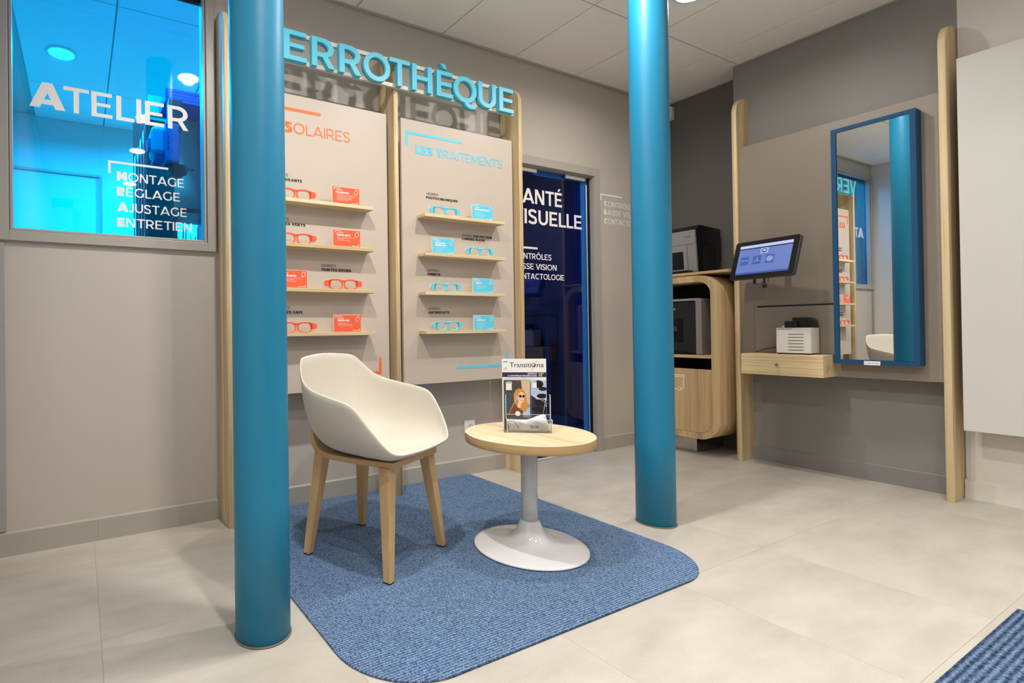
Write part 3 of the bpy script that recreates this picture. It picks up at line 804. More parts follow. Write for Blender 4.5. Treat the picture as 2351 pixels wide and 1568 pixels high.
info_card(1.763, ZS[1], 'c', ['PROTECTION', 'LUMIÈRE BLEUE'], ['Filtrent la lumière bleue nocive', 'des écrans et des LED', 'Protègent vos yeux', 'Votre regard net'], 'light blue card on the second light-blue-panel shelf, left of the spectacles')
info_card(2.054, ZS[2], 'c', ['AMINCIS'], ['Des verres plus fins et légers', 'Plus esthétiques pour votre visage', 'et adaptés aux fortes corrections', 'Confort optimal'], 'light blue card on the third light-blue-panel shelf about thinner lenses')
info_card(2.056, ZS[3], 'c', ['ANTIREFLETS'], ['Suppriment les reflets', 'Des verres plus transparents', 'Meilleure esthétique', 'Vision nette de jour et de nuit', 'Limitent la fatigue visuelle', 'Faciles à nettoyer'], 'light blue card on the bottom light-blue-panel shelf about anti-reflection lenses')

# ---------------- the big sign
sg = thing('shop_sign', 'large turquoise three-dimensional letters VERROTHÈQUE on two rails above the display panels', 'sign', (1.55, 2.38, 2.237))
sc_ = .146
pos = [('V', .722, .868), ('E', .882, 1.003), ('R', 1.030, 1.155), ('R', 1.183, 1.309), ('O', 1.325, 1.487), ('T', 1.483, 1.612), ('H', 1.629, 1.762), ('È', 1.795, 1.910), ('Q', 1.918, 2.085), ('U', 2.100, 2.236), ('E', 2.263, 2.378)]
for ch, x0, x1 in pos:
    gl, W = glyph(ch, .165)
    mb = MB(); put(mb, gl, 0, onL(x0, 2.2375, 2.36), (x1-x0)/W, sc_, -.030, 0)
    part('sign_letter', mb, M['sign'], sg)
for z0 in (2.241, 2.375):
    part('rail', MB().box((.690, 2.392, z0), (2.405, 2.410, z0+.021)), M['rail'], sg, bevel=.001, segs=1)

# ---------------- power socket
t = thing('wall_socket', 'white square power socket on the grey wall behind the table', 'socket', (2.177, YL, .255))
part('plate', MB().box((2.137, YL-.008, .257), (2.219, YL+.004, .341)), M['device'], t, bevel=.003)
mb = MB(); mb.lathe([(.021, 0), (.0225, .0), (.0225, .003), (.020, .003), (.018, .0005)], 0, 0, 32, ring=True)
mb.v = [(2.178+x, YL-.008-z, .299+y) for x, y, z in mb.v]; part('outlet_ring', mb, M['device'], t)
for dx, dz in ((-.0085, 0), (.0085, 0), (0, .010)):
    mb = MB().tube([(2.178+dx, YL-.0085, .299+dz), (2.178+dx, YL-.0095, .299+dz)], .0026, 12); part('pin_hole', mb, M['black'], t)

# ---------------- small white sensor high in the corner
t = thing('motion_sensor', 'small white sensor high in the far corner behind the second column', 'sensor', (4.29, 2.555, 2.60))
part('housing', MB().box((4.268, 2.520, 2.60), (4.316, 2.582, 2.71)), M['device'], t, bevel=.010, segs=4)
part('lens', MB().box((4.262, 2.535, 2.62), (4.270, 2.565, 2.66)), M['white_panel'], t, bevel=.003)

# ================================================================== CARPETS
def rounded(x0, x1, y0, y1, rs, n=10):
    """rs: radii at (x0,y0),(x1,y0),(x1,y1),(x0,y1)"""
    pts = []
    for (cx, cy_, r, a0) in ((x0+rs[0], y0+rs[0], rs[0], 180), (x1-rs[1], y0+rs[1], rs[1], 270), (x1-rs[2], y1-rs[2], rs[2], 0), (x0+rs[3], y1-rs[3], rs[3], 90)):
        for i in range(n+1):
            a = math.radians(a0+90*i/n); pts.append((cx+r*math.cos(a), cy_+r*math.sin(a)))
    return pts
def carpet(name, pts, mat, label):
    mb = MB(); mb.prism(pts, lambda a, b_, d: (a, b_, d), 0.0, .007)
    o = part(name, mb, mat, bevel=.0015, segs=1); return tag(o, label, 'rug')
carpet('rug', rounded(.634, 2.160, 1.098, 2.568, (.24, .24, .004, .004), 14), M['mat'], 'blue ribbed rug with rounded front corners under the chair and table')
carpet('rug', rounded(.95, 2.632, -1.6, .495, (.02, .02, .004, .02)), M['mat2'], 'darker coarse blue mat cut off at the bottom right corner')

# ================================================================== CHAIR
ZM = .007
CX, CY = 1.0755, 1.8755
fw = (.410, -.912)
ang = math.atan2(fw[1], fw[0])
ch = thing('armchair', 'cream plastic bucket armchair with oak legs on the blue rug', 'chair', (CX, CY, ZM), ang)
# local axes: +x forward, +y to the sitter's left
rim = [(.252, 0, .460), (.250, .10, .462), (.243, .180, .468), (.228, .218, .486), (.200, .245, .528), (.160, .266, .585), (.124, .277, .630), (.090, .282, .652), (.050, .283, .662), (-.02, .279, .674), (-.09, .268, .688), (-.135, .254, .701), (-.172, .238, .722), (-.205, .216, .758), (-.232, .188, .794), (-.246, .165, .807), (-.262, .10, .815), (-.270, 0, .820)]
rimL = [(x, -y, z) for x, y, z in rim[1:-1]][::-1]
ctl = [Vector(p) for p in rim] + [Vector(p) for p in rimL]
ringp = []
for i in range(len(ctl)):
    a0, a1, a2, a3 = ctl[i-1], ctl[i], ctl[(i+1) % len(ctl)], ctl[(i+2) % len(ctl)]
    for q_ in range(3):
        t = q_/3
        ringp.append(0.5*((2*a1) + (a2-a0)*t + (2*a0-5*a1+4*a2-a3)*t*t + (3*a1-a0-3*a2+a3)*t**3))
N = len(ringp); K = 16
mb = MB(); vs = []; P0 = Vector((.01, 0, .428))
for k in range(1, K+1):
    tt = k/K
    for p in ringp:
        hz = p.z - .430
        wall = min(1, hz/.2)
        P1 = Vector((p.x*.66, p.y*.74, .423))
        P2 = Vector((p.x*(.96-.05*wall), p.y*(.98-.02*wall), .426+hz*(.34-.24*min(1, wall*1.2))))
        u_ = 1-tt
        q = P0*u_**3 + P1*3*u_*u_*tt + P2*3*u_*tt*tt + p*tt**3
        q.z -= ZM
        vs.append(tuple(q))
vs.append((P0.x, 0, P0.z-ZM))
fs = []
for k in range(K-1):
    for i in range(N):
        j = (i+1) % N
        fs.append((k*N+i, k*N+j, (k+1)*N+j, (k+1)*N+i))
for i in range(N): fs.append((K*N, (i+1) % N, i))
fs = [f[::-1] for f in fs]
mb.add(vs, fs, True)
so = part('seat_shell', mb, M['shell'], ch, world=False, solid=.009, sub=1, center=False)
# oak cradle: seat frame that curls up behind the shell
mb = MB()
prof = [(.205, .404), (.10, .402), (0, .400), (-.10, .400), (-.145, .403), (-.183, .416), (-.212, .442), (-.230, .476), (-.240, .515)]
top = [(.205, .428), (.10, .424), (0, .422), (-.10, .424), (-.135, .428), (-.165, .440), (-.190, .462), (-.210, .490), (-.236, .518)]
wid = [.160, .166, .168, .168, .166, .160, .150, .138, .115]
n = len(prof); vs = []
for (a, b_), (c_, d_), w_ in zip(prof, top, wid):
    vs += [(a, -w_, b_-ZM), (a, w_, b_-ZM), (c_, w_+.004, d_-ZM), (c_, -w_-.004, d_-ZM)]
fs = [(0, 1, 2, 3), (4*(n-1)+3, 4*(n-1)+2, 4*(n-1)+1, 4*(n-1))]
for i in range(n-1):
    o = 4*i
    for a in range(4):
        b_ = (a+1) % 4; fs.append((o+a, o+4+a, o+4+b_, o+b_))
mb.add(vs, fs); M['leg_x'] = wood('solid_oak_frame', (204, 170, 124), (182, 148, 104), 'X', .7, contrast=.8)
part('seat_frame', mb, M['leg_x'], ch, world=False, bevel=.006)
feet = {(1, -1): (.976, 1.605), (1, 1): (1.340, 1.774), (-1, -1): (.820, 1.977), (-1, 1): (1.162, 2.145)}
inv = MW[ch.name].inverted()
for (sx_, sy_), (fx, fy) in feet.items():
    b0 = inv @ Vector((fx, fy, ZM)); t0 = Vector((.165*sx_ + (.0 if sx_ > 0 else .005), (.144 if sx_ > 0 else .138)*sy_, (.405 if sx_ > 0 else .418)-ZM))
    mb = MB(); vs = []
    for P, hw, hd in ((Vector((b0.x, b0.y, .004)), .0145, .0125), (t0, .0255, .019)):
        for dx, dy in ((-hd, -hw), (hd, -hw), (hd, hw), (-hd, hw)): vs.append((P.x+dx*1.25, P.y+dy, P.z))
    mb.add(vs, [(3, 2, 1, 0), (4, 5, 6, 7), (0, 1, 5, 4), (1, 2, 6, 5), (2, 3, 7, 6), (3, 0, 4, 7)])
    lg = part('leg', mb, M['leg'], ch, world=False, bevel=.003)
    gm = MB().box((b0.x-.014, b0.y-.013, 0), (b0.x+.014, b0.y+.013, .0045)); part('glide', gm, M['rubber'], lg, world=True) if False else None
    g2 = MB(); g2.add([tuple(MW[ch.name] @ Vector(v)) for v in gm.v], gm.f); part('glide', g2, M['rubber'], lg)

# ================================================================== TABLE
TX, TY = 1.652, 1.583
tb = thing('side_table', 'round oak-topped side table on a white trumpet foot', 'table', (TX, TY, ZM))
mb = MB(); mb.lathe([(.250, .443), (.2565, .444), (.2575, .446), (.2575, .4775), (.2570, .4790)], TX, TY, 96)
part('table_edge', mb, M['table_edge'], tb)
mb = MB(); mb.lathe([(.2545, .4790), (.2560, .4795), (.2545, .4803)], TX, TY, 96); part('table_top', mb, M['table_top'], tb)
mb = MB(); mb.lathe([(.2546, .47905), (.2572, .47905), (.2574, .4799), (.2566, .4806), (.2548, .4806)], TX, TY, 96, ring=True)
part('edge_line', mb, M['white_panel'], tb)
mb = MB(); mb.lathe([(.0335, .120), (.0335, .443)], TX, TY, 48); part('stem', mb, M['enamel_grey'], tb)
mb = MB(); mb.lathe([(.10, .430), (.11, .443)], TX, TY, 48); part('mounting_plate', mb, M['enamel_grey'], tb)
pr = [(.222, ZM+.001), (.2265, ZM+.003), (.2275, ZM+.006), (.225, ZM+.010), (.210, ZM+.0145), (.18, ZM+.020), (.15, ZM+.0245), (.125, ZM+.028), (.10, ZM+.0335), (.083, ZM+.041), (.070, ZM+.051), (.060, ZM+.064), (.052, ZM+.080), (.0455, ZM+.096), (.0405, ZM+.107), (.037, ZM+.113), (.0345, ZM+.115)]
mb = MB(); mb.lathe(pr, TX, TY, 96); part('trumpet_foot', mb, M['enamel'], tb)
mb = MB(); mb.lathe([(.221, ZM), (.223, ZM), (.223, ZM+.0025), (.221, ZM+.0025)], TX, TY, 64, ring=True); part('foot_gasket', mb, M['rubber'], tb)

# ================================================================== COUNTER DISPLAY on the table
e = (.79594612, -.60536747); ez = math.atan2(e[1], e[0])
DC = (1.650, 1.575)
ZT = .4806
ds = thing('brochure_display', 'clear acrylic brochure display with white printed header card on the round table', 'display stand', (DC[0], DC[1], ZT), ez)
# local: x right, y back, z up
def B(a, b_): return MB().box(a, b_)
def acr(name, a, b_): part(name, B(a, b_), M['acrylic'], ds, world=False)
part('header_card', B((-.102, .052, .003), (.079, .055, .306)), M['paper'], ds, world=False)
fl_ = lambda x0, z0, y0: (lambda a, b_, d: (x0+a, y0-d, z0+b_))
FY = .0518
part('navy_band', B((-.101, .0514, .2285), (.0785, .0519, .2485)), M['navy'], ds, world=False)
mb = MB(); ftext(mb, 'Transiti', fl_(-.070, .2705, FY), .029, width=.088); ftext(mb, 'ns', fl_(.0395, .2705, FY), .029, width=.029)
P, Q = [], []
for i in range(24):
    a = 2*PI*i/24; P.append((.0285+.0088*math.cos(a), .2785+.0085*math.sin(a))); Q.append((.0285+.0068*math.cos(a), .2785+.0064*math.sin(a)))
mb.strip(P, Q, fl_(0, 0, FY), 0, .0005, True)
mb.prism([(.0225, .2735), (.028, .2702), (.036, .279), (.034, .286)], fl_(0, 0, FY), 0, .0004)
part('header_lettering', mb, M['navy'], ds, world=False, label='dark lettering Transitions')
M['green_yellow'] = plain('yellow_print', (222, 200, 60), .4)
mb = MB(); mb.prism([(.018, .259), (.0195, .259), (.041, .296), (.0392, .297)], fl_(0, 0, FY), .0005, .0009); part('slash', mb, M['green_yellow'], ds, world=False)
mb = MB()
lettering(mb, [('TESTEZ ICI', .24)], fl_(0, .240, .0513), .0058, right=.040)
lettering(mb, [('LA NOUVELLE TECHNOLOGIE', .24)], fl_(0, .2312, .0513), .0058, width=.118, right=.040)
for a in (((.049, .2315), (.0505, .2455)), ((.0605, .2315), (.062, .2455)), ((.049, .2315), (.062, .233)), ((.049, .244), (.062, .2455))):
    mb.prism([a[0], (a[1][0], a[0][1]), a[1], (a[0][0], a[1][1])], fl_(0, 0, .0513), 0, .0004)
part('band_lettering', mb, M['white_ink'], ds, world=False, kind='stuff')
mb = MB(); mb.add([], []); st_ = stroke([(.0515, .2395), (.055, .235), (.068, .2475)], .0025); mb.strip(st_[1], st_[2], fl_(0, 0, .0508), 0, .0005); part('check_mark', mb, M['green_yellow'], ds, world=False)
def logo(parent, x0, z0, w_, h_, y0, ZZ):
    mb = MB(); mb.prism([(0, h_*.62), (w_, h_*.62), (w_, h_), (0, h_)], fl_(x0, z0, y0), 0, .0004); part('logo_block', mb, M['logo_blue'], parent, world=False)
    mb = MB(); P, Q = [], []
    for i in range(16):
        a = 2*PI*i/16; P.append((w_/2+w_*.30*math.cos(a), h_*.81+h_*.12*math.sin(a))); Q.append((w_/2+w_*.20*math.cos(a), h_*.81+h_*.06*math.sin(a)))
    mb.strip(P, Q, fl_(x0, z0, y0), .0004, .0007, True)
    part('logo_ellipse', mb, M['white_ink'], parent, world=False)
part('logo_card', B((-.097, .0505, .262), (-.077, .0516, .298)), M['paper'], ds, world=False); logo(ds, -.0955, .283, .017, .014, .0504, 0)
mb = MB(); ftext(mb, 'LENSES', fl_(-.0950, .2655, .0504), .0045); part('small_print', mb, M['dark_grey'], ds, world=False)
# leaflets
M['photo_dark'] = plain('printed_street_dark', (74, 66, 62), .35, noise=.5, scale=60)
M['photo_wall'] = plain('printed_sandstone', (206, 184, 158), .35, noise=.12, scale=120)
M['photo_green'] = plain('printed_foliage', (56, 78, 92), .35, noise=.5, scale=150)
M['hair'] = plain('printed_golden_hair', (196, 140, 72), .35, noise=.25, scale=260)
M['skin'] = plain('printed_skin', (240, 196, 162), .35, noise=.04)
M['coat'] = plain('printed_brown_coat', (124, 66, 36), .35, noise=.2, scale=200)
M['lens_black'] = plain('printed_black_lens', (16, 15, 20), .2)
M['blue_grey'] = plain('printed_blue_grey', (176, 192, 218), .35, noise=.12, scale=40)
lf = thing('leaflet', 'leaflet with a blonde woman in sunglasses, left pocket of the display stand', 'leaflet', (DC[0]+.0, DC[1], ZT+.004), ez)
LZ = .004
part('cover', B((-.096, .040, .0), (.010, .047, .212)), M['photo_dark'], lf, world=False)
def pic(name, pts, mat, y0, par, dz=0, th=.0004):
    mb = MB(); mb.prism(pts, fl_(0, 0, y0), 0, th); part(name, mb, mat, par, world=False)
pic('sunlit_facade', [(-.018, .11), (.0095, .095), (.0095, .211), (-.026, .211)], M['photo_wall'], .0399, lf)
pic('pavement', [(-.020, .055), (.0095, .055), (.0095, .110), (-.018, .11)], M['blue_grey'], .0399, lf)
pic('foliage', [(-.095, .055), (-.073, .055), (-.062, .150), (-.095, .165)], M['photo_green'], .0399, lf)
pic('coat', [(-.084, .055), (-.018, .055), (-.022, .078), (-.034, .098), (-.048, .112), (-.062, .116), (-.074, .096)], M['coat'], .0394, lf)
pic('hair_back', [(-.050, .110), (-.040, .096), (-.012, .078), (.000, .092), (-.001, .118), (-.006, .140), (-.010, .160), (-.020, .174), (-.036, .178), (-.050, .168), (-.057, .150), (-.056, .128)], M['hair'], .0391, lf)
pic('neck', [(-.043, .098), (-.030, .094), (-.026, .116), (-.038, .122)], M['skin'], .0389, lf)
pic('face', [(-.039, .126), (-.032, .117), (-.024, .115), (-.017, .121), (-.013, .133), (-.012, .147), (-.016, .159), (-.026, .166), (-.037, .163), (-.042, .150), (-.042, .136)], M['skin'], .0387, lf)
pic('hair_fringe', [(-.044, .128), (-.039, .140), (-.036, .154), (-.028, .164), (-.014, .160), (-.018, .170), (-.034, .175), (-.048, .166), (-.053, .150), (-.050, .134)], M['hair'], .0385, lf)
for cx, rx in ((-.0295, .0058), (-.0165, .0050)):
    pic('sunglass_lens', [(cx+rx*math.cos(2*PI*i/12), .1445+.0056*math.sin(2*PI*i/12)) for i in range(12)], M['lens_black'], .0383, lf)
pic('sunglass_bridge', [(-.041, .1462), (-.0125, .1462), (-.0125, .1475), (-.041, .1475)], M['lens_black'], .0382, lf)
pic('nose', [(-.0235, .1355), (-.0205, .1345), (-.0200, .1365), (-.0220, .1410)], M['coat'], .0384, lf, th=.0001)
pic('mouth', [(-.0285, .1262), (-.0195, .1252), (-.0185, .1275), (-.0235, .1290), (-.0285, .1280)], M['red_orange'], .0383, lf)
part('logo_card', B((-.088, .0385, .170), (-.064, .0392, .206)), M['paper'], lf, world=False); logo(lf, -.0855, .192, .019, .012, .0384, 0)
lf2 = thing('leaflet', 'dark leaflet with black lens shapes, right pocket of the display stand', 'leaflet', (DC[0], DC[1], ZT+.004), ez)
part('cover', B((.014, .040, 0), (.077, .047, .212)), M['blue_grey'], lf2, world=False)
pic('dark_ground', [(.0145, .001), (.0765, .001), (.0765, .10), (.0145, .150)], M['navy'], .0399, lf2)
for cx, cz, rx, rz in ((.044, .196, .020, .016), (.062, .176, .017, .008), (.058, .146, .021, .010), (.052, .118, .026, .014), (.040, .092, .024, .010), (.060, .082, .018, .009), (.036, .066, .020, .010)):
    pts = [(min(.0765, max(.0146, cx+rx*math.cos(2*PI*i/18))), cz+rz*math.sin(2*PI*i/18)) for i in range(18)]
    pic('black_lens', pts, M['lens_black'], .0394, lf2)
part('logo_card', B((.020, .0385, .180), (.037, .0392, .208)), M['paper'], lf2, world=False); logo(lf2, .0215, .197, .014, .010, .0384, 0)
# acrylic walls
acr('pocket_front', (-.092, .034, .004), (.089, .036, .072)); acr('pocket_divider', (.0105, .036, .004), (.0125, .052, .150))
acr('tray_front', (-.089, 0, 0), (.089, .002, .055)); acr('tray_base', (-.102, .002, 0), (.089, .056, .003))
for x in (-.091, .089):
    acr('side_wall', (x, .000, 0), (x+.002, .034, .055)); acr('side_wall', (x, .034, 0), (x+.002, .056, .155))
mb = MB()
for a, b_ in (((-.092, .0335, .072), (.091, .0365, .0732)), ((-.089, -.0002, .055), (.091, .0022, .0562)), ((-.0912, 0, .055), (-.0888, .034, .0562)), ((.0888, 0, .055), (.0912, .034, .0562)), ((-.0912, .034, .154), (-.0888, .056, .1552)), ((.0888, .034, .154), (.0912, .056, .1552)), ((.0888, .0335, .055), (.0912, .0347, .155)), ((-.0912, .0335, .055), (-.0888, .0347, .155)), ((.0888, -.0003, 0), (.0912, .0008, .056)), ((-.0912, -.0003, 0), (-.0888, .0008, .056)), ((-.0912, -.0003, 0), (.0912, .0008, .0012))):
    mb.box(a, b_)
part('polished_edges', mb, M['acrylic_edge'], ds, world=False)
for pts in (((-.079, .0335, .073), (-.040, .0335, .152)), ((.060, .0335, .072), (.075, .0335, .155)), ((.020, .0335, .155), (.080, .0335, .118))):
    mb = MB(); mb.tube(pts, .0007, 6); part('cut_edge', mb, M['acrylic_edge'], ds, world=False)
mb = MB(); mb.lathe([(.0095, 0), (.0105, 0), (.0105, .0006), (.0095, .0006)], 0, 0, 24); mb.v = [(-.042+x, .0330-z, .0755+y) for x, y, z in mb.v]; part('round_sticker', mb, M['white_ink'], ds, world=False)
# pouch lying in the tray
pc = thing('lens_pouch', 'white microfibre pouch with blue cord in the tray of the display stand', 'pouch', (DC[0], DC[1], ZT+.0035), ez)
nx, nz = 18, 7
vsf, vsb = [], []
for i in range(nx+1):
    for k in range(nz+1):
        a = i/nx; b_ = k/nz
        topz = .052 + .020*(a**1.5) - .014*math.sin(PI*a)*(1-a) + .003*math.sin(9*a)
        x = -.086 + .160*a + .006*math.sin(5*b_); z = topz*b_
        bulge = .011*math.sin(PI*min(1, max(0, a)))**.5*math.sin(PI*b_*.9+.15)
        wr_ = .0015*math.sin(17*a+6*b_)+.0012*math.sin(29*a*b_+2)
        vsf.append((x, .016-bulge+wr_, z)); vsb.append((x, .022+bulge*.6, z))
def idx(i, k, o): return o+i*(nz+1)+k
fs = []; o2 = len(vsf)
for i in range(nx):
    for k in range(nz):
        fs.append((idx(i, k, 0), idx(i+1, k, 0), idx(i+1, k+1, 0), idx(i, k+1, 0))); fs.append((idx(i, k, o2), idx(i, k+1, o2), idx(i+1, k+1, o2), idx(i+1, k, o2)))
for i in range(nx):
    fs.append((idx(i, 0, 0), idx(i, 0, o2), idx(i+1, 0, o2), idx(i+1, 0, 0))); fs.append((idx(i, nz, 0), idx(i+1, nz, 0), idx(i+1, nz, o2), idx(i, nz, o2)))
for k in range(nz):
    fs.append((idx(0, k, 0), idx(0, k+1, 0), idx(0, k+1, o2), idx(0, k, o2))); fs.append((idx(nx, k, 0), idx(nx, k, o2), idx(nx, k+1, o2), idx(nx, k+1, 0)))
mb = MB(); mb.add(vsf+vsb, fs, True); part('bag', mb, M['cloth'], pc, world=False, sub=1)
for off in (0, .006):
    pts = [(-.084, .006, .052), (-.076, .003, .046+off), (-.062, .003, .040+off*1.2), (-.050, .003, .028+off), (-.043, .003, .016)]
    mb = MB(); mb.tube(pts, .0009, 6); part('cord', mb, M['cord_blue'], pc, world=False)
mb = MB(); mb.prism([(0, 0), (.073, 0), (.073, .024), (0, .024)], fl_(-.036, .008, .0032), 0, .0006); part('printed_label', mb, M['paper'], pc, world=False)
logo(pc, .005, -.002, .030, .030, .0025, 0)

# ================================================================== MIRROR WALL
t = thing('display_board', 'taupe wall panel behind the blue-framed mirror and the tablet screen', 'panel', (3.98, 1.43, .607))
part('board', MB().box((3.966, .966, .607), (3.984, 1.894, 2.117)), M['panel_dark'], t, bevel=.001, segs=1)
for y in (1.05, 1.78): part('mounting_batten', MB().box((3.984, y, .7), (XR+.001, y+.04, 2.0)), M['frame_grey'], t)
t = thing('display_board', 'white wall panel at the right edge beside the oak upright', 'panel', (3.98, .2, .37))
part('board', MB().box((3.966, -.60, .370), (3.984, .905, 2.260)), M['white_panel'], t, bevel=.001, segs=1)
for y in (-.4, .7): part('mounting_batten', MB().box((3.984, y, .5), (XR+.002, y+.04, 2.1)), M['frame_grey'], t)

# flap plate behind the device
t = thing('cover_plate', 'flat taupe cover plate with dark slot above it, behind the white device', 'cover plate', (3.95, 1.60, .745))
part('plate', MB().box((3.950, 1.39, .739), (3.9658, 1.809, 1.032)), M['panel_dark'], t, bevel=.001, segs=1)
part('slot', MB().box((3.964, 1.39, 1.033), (3.9659, 1.80, 1.043)), M['black'], t)

# mirror
mir = thing('wall_mirror', 'tall mirror in a deep blue frame on the taupe panel', 'mirror', (3.93, 1.2075, .691), .0)
fx0, fx1 = 3.890, 3.966
yA, yB, zA, zB = 1.034, 1.382, .691, 2.047
bw = .022
mb = MB().box((fx0, yA, zA), (fx1, yA+bw, zB)).box((fx0, yB-bw, zA), (fx1, yB, zB)).box((fx0, yA+bw, zA), (fx1, yB-bw, zA+bw)).box((fx0, yA+bw, zB-bw), (fx1, yB-bw, zB))
part('frame', mb, M['frame_blue'], mir)
part('backing', MB().box((fx0+.012, yA+bw, zA+bw), (fx1, yB-bw, zB-bw)), M['black_matt'], mir)
mg = MB(); tilt = .0065
yc = (yA+yB)/2
def mx_(y): return fx0+.006 + (y-yc)*tilt
y0, y1, z0, z1 = yA+bw+.0015, yB-bw-.0015, zA+bw+.0015, zB-bw-.0015
mg.add([(mx_(y0), y0, z0), (mx_(y1), y1, z0), (mx_(y1), y1, z1), (mx_(y0), y0, z1), (mx_(y0)+.004, y0, z0), (mx_(y1)+.004, y1, z0), (mx_(y1)+.004, y1, z1), (mx_(y0)+.004, y0, z1)],
       [(0, 3, 2, 1), (4, 5, 6, 7), (0, 1, 5, 4), (1, 2, 6, 5), (2, 3, 7, 6), (3, 0, 4, 7)])
part('mirror_glass', mg, M['mirror'], mir)
lb = part('maker_label', MB().box((fx0-.0015, 1.187, .687), (fx0, 1.254, .7095)), M['paper'], mir, label='small white label reading ACTIVISU')
fR = lambda y0, z0, x0: (lambda a, b_, d: (x0-d, y0-a, z0+b_))
mb = MB(); ftext(mb, 'ACTIVISU', fR(1.236, .6950, fx0-.0015), .0095, width=.044)
P, Q = [], []
for i in range(20):
    a = 2*PI*i/20; P.append((-.006+.009*math.cos(a), .0035+.0075*math.sin(a))); Q.append((-.006+.0078*math.cos(a), .0035+.0063*math.sin(a)))
mb.strip(P, Q, fR(1.236, .6950, fx0-.0015), 0, .0004, True)
part('label_print', mb, M['logo_blue'], lb)

# floating drawer box
dw = thing('drawer_unit', 'small floating oak drawer box under the tablet screen', 'drawer', (3.86, 1.60, .608))
part('carcass', MB().box((3.786, 1.391, .610), (3.966, 1.808, .7375)), M['drawer'], dw, bevel=.0008, segs=1)
fr_ = part('drawer_front', MB().box((3.770, 1.391, .609), (3.786, 1.808, .7370)), M['drawer'], dw, bevel=.0008, segs=1)
mb = MB(); mb.lathe([(.004, 0), (.004, .012), (.009, .013), (.0095, .020), (.008, .022)], 0, 0, 24)
mb.v = [(3.770-z, 1.607+x, .675+y) for x, y, z in mb.v]; part('knob', mb, M['chrome'], fr_, label='round chrome knob')

# white ventilated device with black blower on top
dv = thing('white_device', 'small white ventilated unit with black blower on top, standing on the oak drawer box', 'device', (3.87, 1.56, .738))
part('casing', MB().box((3.830, 1.468, .7445), (3.935, 1.641, .8985)), M['device'], dv, bevel=.002)
part('top_slot', MB().box((3.829, 1.560, .8900), (3.8302, 1.630, .8930)), M['black'], dv)
for k in range(6):
    part('vent_slot', MB().box((3.8290, 1.503, .7620+k*.0192), (3.8306, 1.580, .7650+k*.0192)), M['dark_grey'], dv)
for y in (1.48, 1.63):
    part('rubber_foot', MB().box((3.835, y-.007, .7378), (3.925, y+.007, .7448)), M['rubber'], dv)
part('blower_motor', MB().box((3.835, 1.540, .8985), (3.875, 1.600, .9400)), M['black_matt'], dv, bevel=.003)
mb = MB(); pts = [(1.458+.010, .8985), (1.575, .8985), (1.575, .9560), (1.505, .9600)] + [(1.505+.037*math.cos(a), .923+.037*math.sin(a)) for a in [PI/2-(-0)*0 - PI/2*0]] 
pts = [(1.575, .8985), (1.575, .9610), (1.505, .9610)] + [(1.505-.040*math.sin(a), .921+.040*math.cos(a)) for a in [PI/2*k/8 for k in range(1, 9)]] + [(1.465, .8985)]
mb.prism(pts, lambda a, b_, d: (3.875+d, a, b_), .045, 0)
part('blower_duct', mb, M['black'], dv)
gr = MB()
for k in range(4): gr.box((3.852, 1.503+k*.009, .900), (3.8535, 1.5045+k*.009, .945))
for k in range(5): gr.box((3.852, 1.503, .902+k*.010), (3.8535, 1.5315, .9035+k*.010))
part('grille', gr, M['dark_grey'], dv)
mb = MB(); mb.tube([(3.840, 1.600, .906), (3.840, 1.612, .906)], .005, 12); part('white_plug', mb, M['device'], dv)
mb = MB(); mb.tube([(3.925, 1.640, .770), (3.935, 1.70, .772), (3.935, 1.74, .766), (3.93, 1.775, .752), (3.925, 1.80, .7395)], .0022, 8)
tag(part('power_cable', mb, M['rubber']), 'black cable curving from the white device across the drawer top', 'cable')

# tablet screen on the wall arm
TL, TR, BL, BR = Vector((3.792, 1.833, 1.450)), Vector((3.744, 1.468, 1.452)), Vector((3.712, 1.833, 1.209)), Vector((3.664, 1.487, 1.209))
cc = (TL+TR+BL+BR)/4
ux_ = ((TR-TL)+(BR-BL)).normalized(); uz_ = ((TL-BL)+(TR-BR)); uz_ = (uz_-ux_*uz_.dot(ux_)).normalized(); un_ = ux_.cross(uz_)   # screen frame, normal = un_
if un_.x > 0: un_ = -un_
wT, hT = .366, .254
ori = cc
def tf(a, b_, d): p = ori + ux_*a + uz_*b_ + un_*d; return (p.x, p.y, p.z)
tab = thing('tablet_screen', 'black-framed touch screen on a swivel arm showing a blue menu', 'screen', (cc.x, cc.y, cc.z-.12))
def rr2(w_, h_, r, n=5): return [(a, b_) for a, b_ in rounded(-w_/2, w_/2, -h_/2, h_/2, (r,)*4, n)]
mb = MB(); mb.prism(rr2(wT, hT, .014), tf, -.022, 0, True); part('housing', mb, M['dark_grey'], tab, bevel=.002)
mb = MB(); mb.prism(rr2(wT-.008, hT-.008, .011), tf, 0, .0012); part('bezel_glass', mb, M['black'], tab)
M['scr'] = emit('screen_blue', (90, 112, 172), .5); M['scr_l'] = emit('screen_pale_blue', (164, 172, 216), .62)
M['scr_d'] = emit('screen_deep_blue', (52, 78, 150), .62); M['scr_k'] = emit('screen_dark', (36, 40, 64), .5); M['scr_w'] = emit('screen_white', (206, 216, 240), .65)
def tq(name, x0, x1, z0, z1, mat, d=.0013, par=None, th=.0003):
    mb = MB(); mb.prism([(x0, z0), (x1, z0), (x1, z1), (x0, z1)], tf, d, d+th); return part(name, mb, mat, par or tab)
dsp = tq('display', -.150, .150, -.098, .096, M['scr'])
tq('title_bar', -.150, .150, .078, .096, M['scr_l'], .0017, dsp); tq('menu_bar', -.150, .150, .069, .076, M['scr_k'], .0017, dsp)
tq('task_bar', -.150, .150, -.098, -.086, M['scr_d'], .0017, dsp)
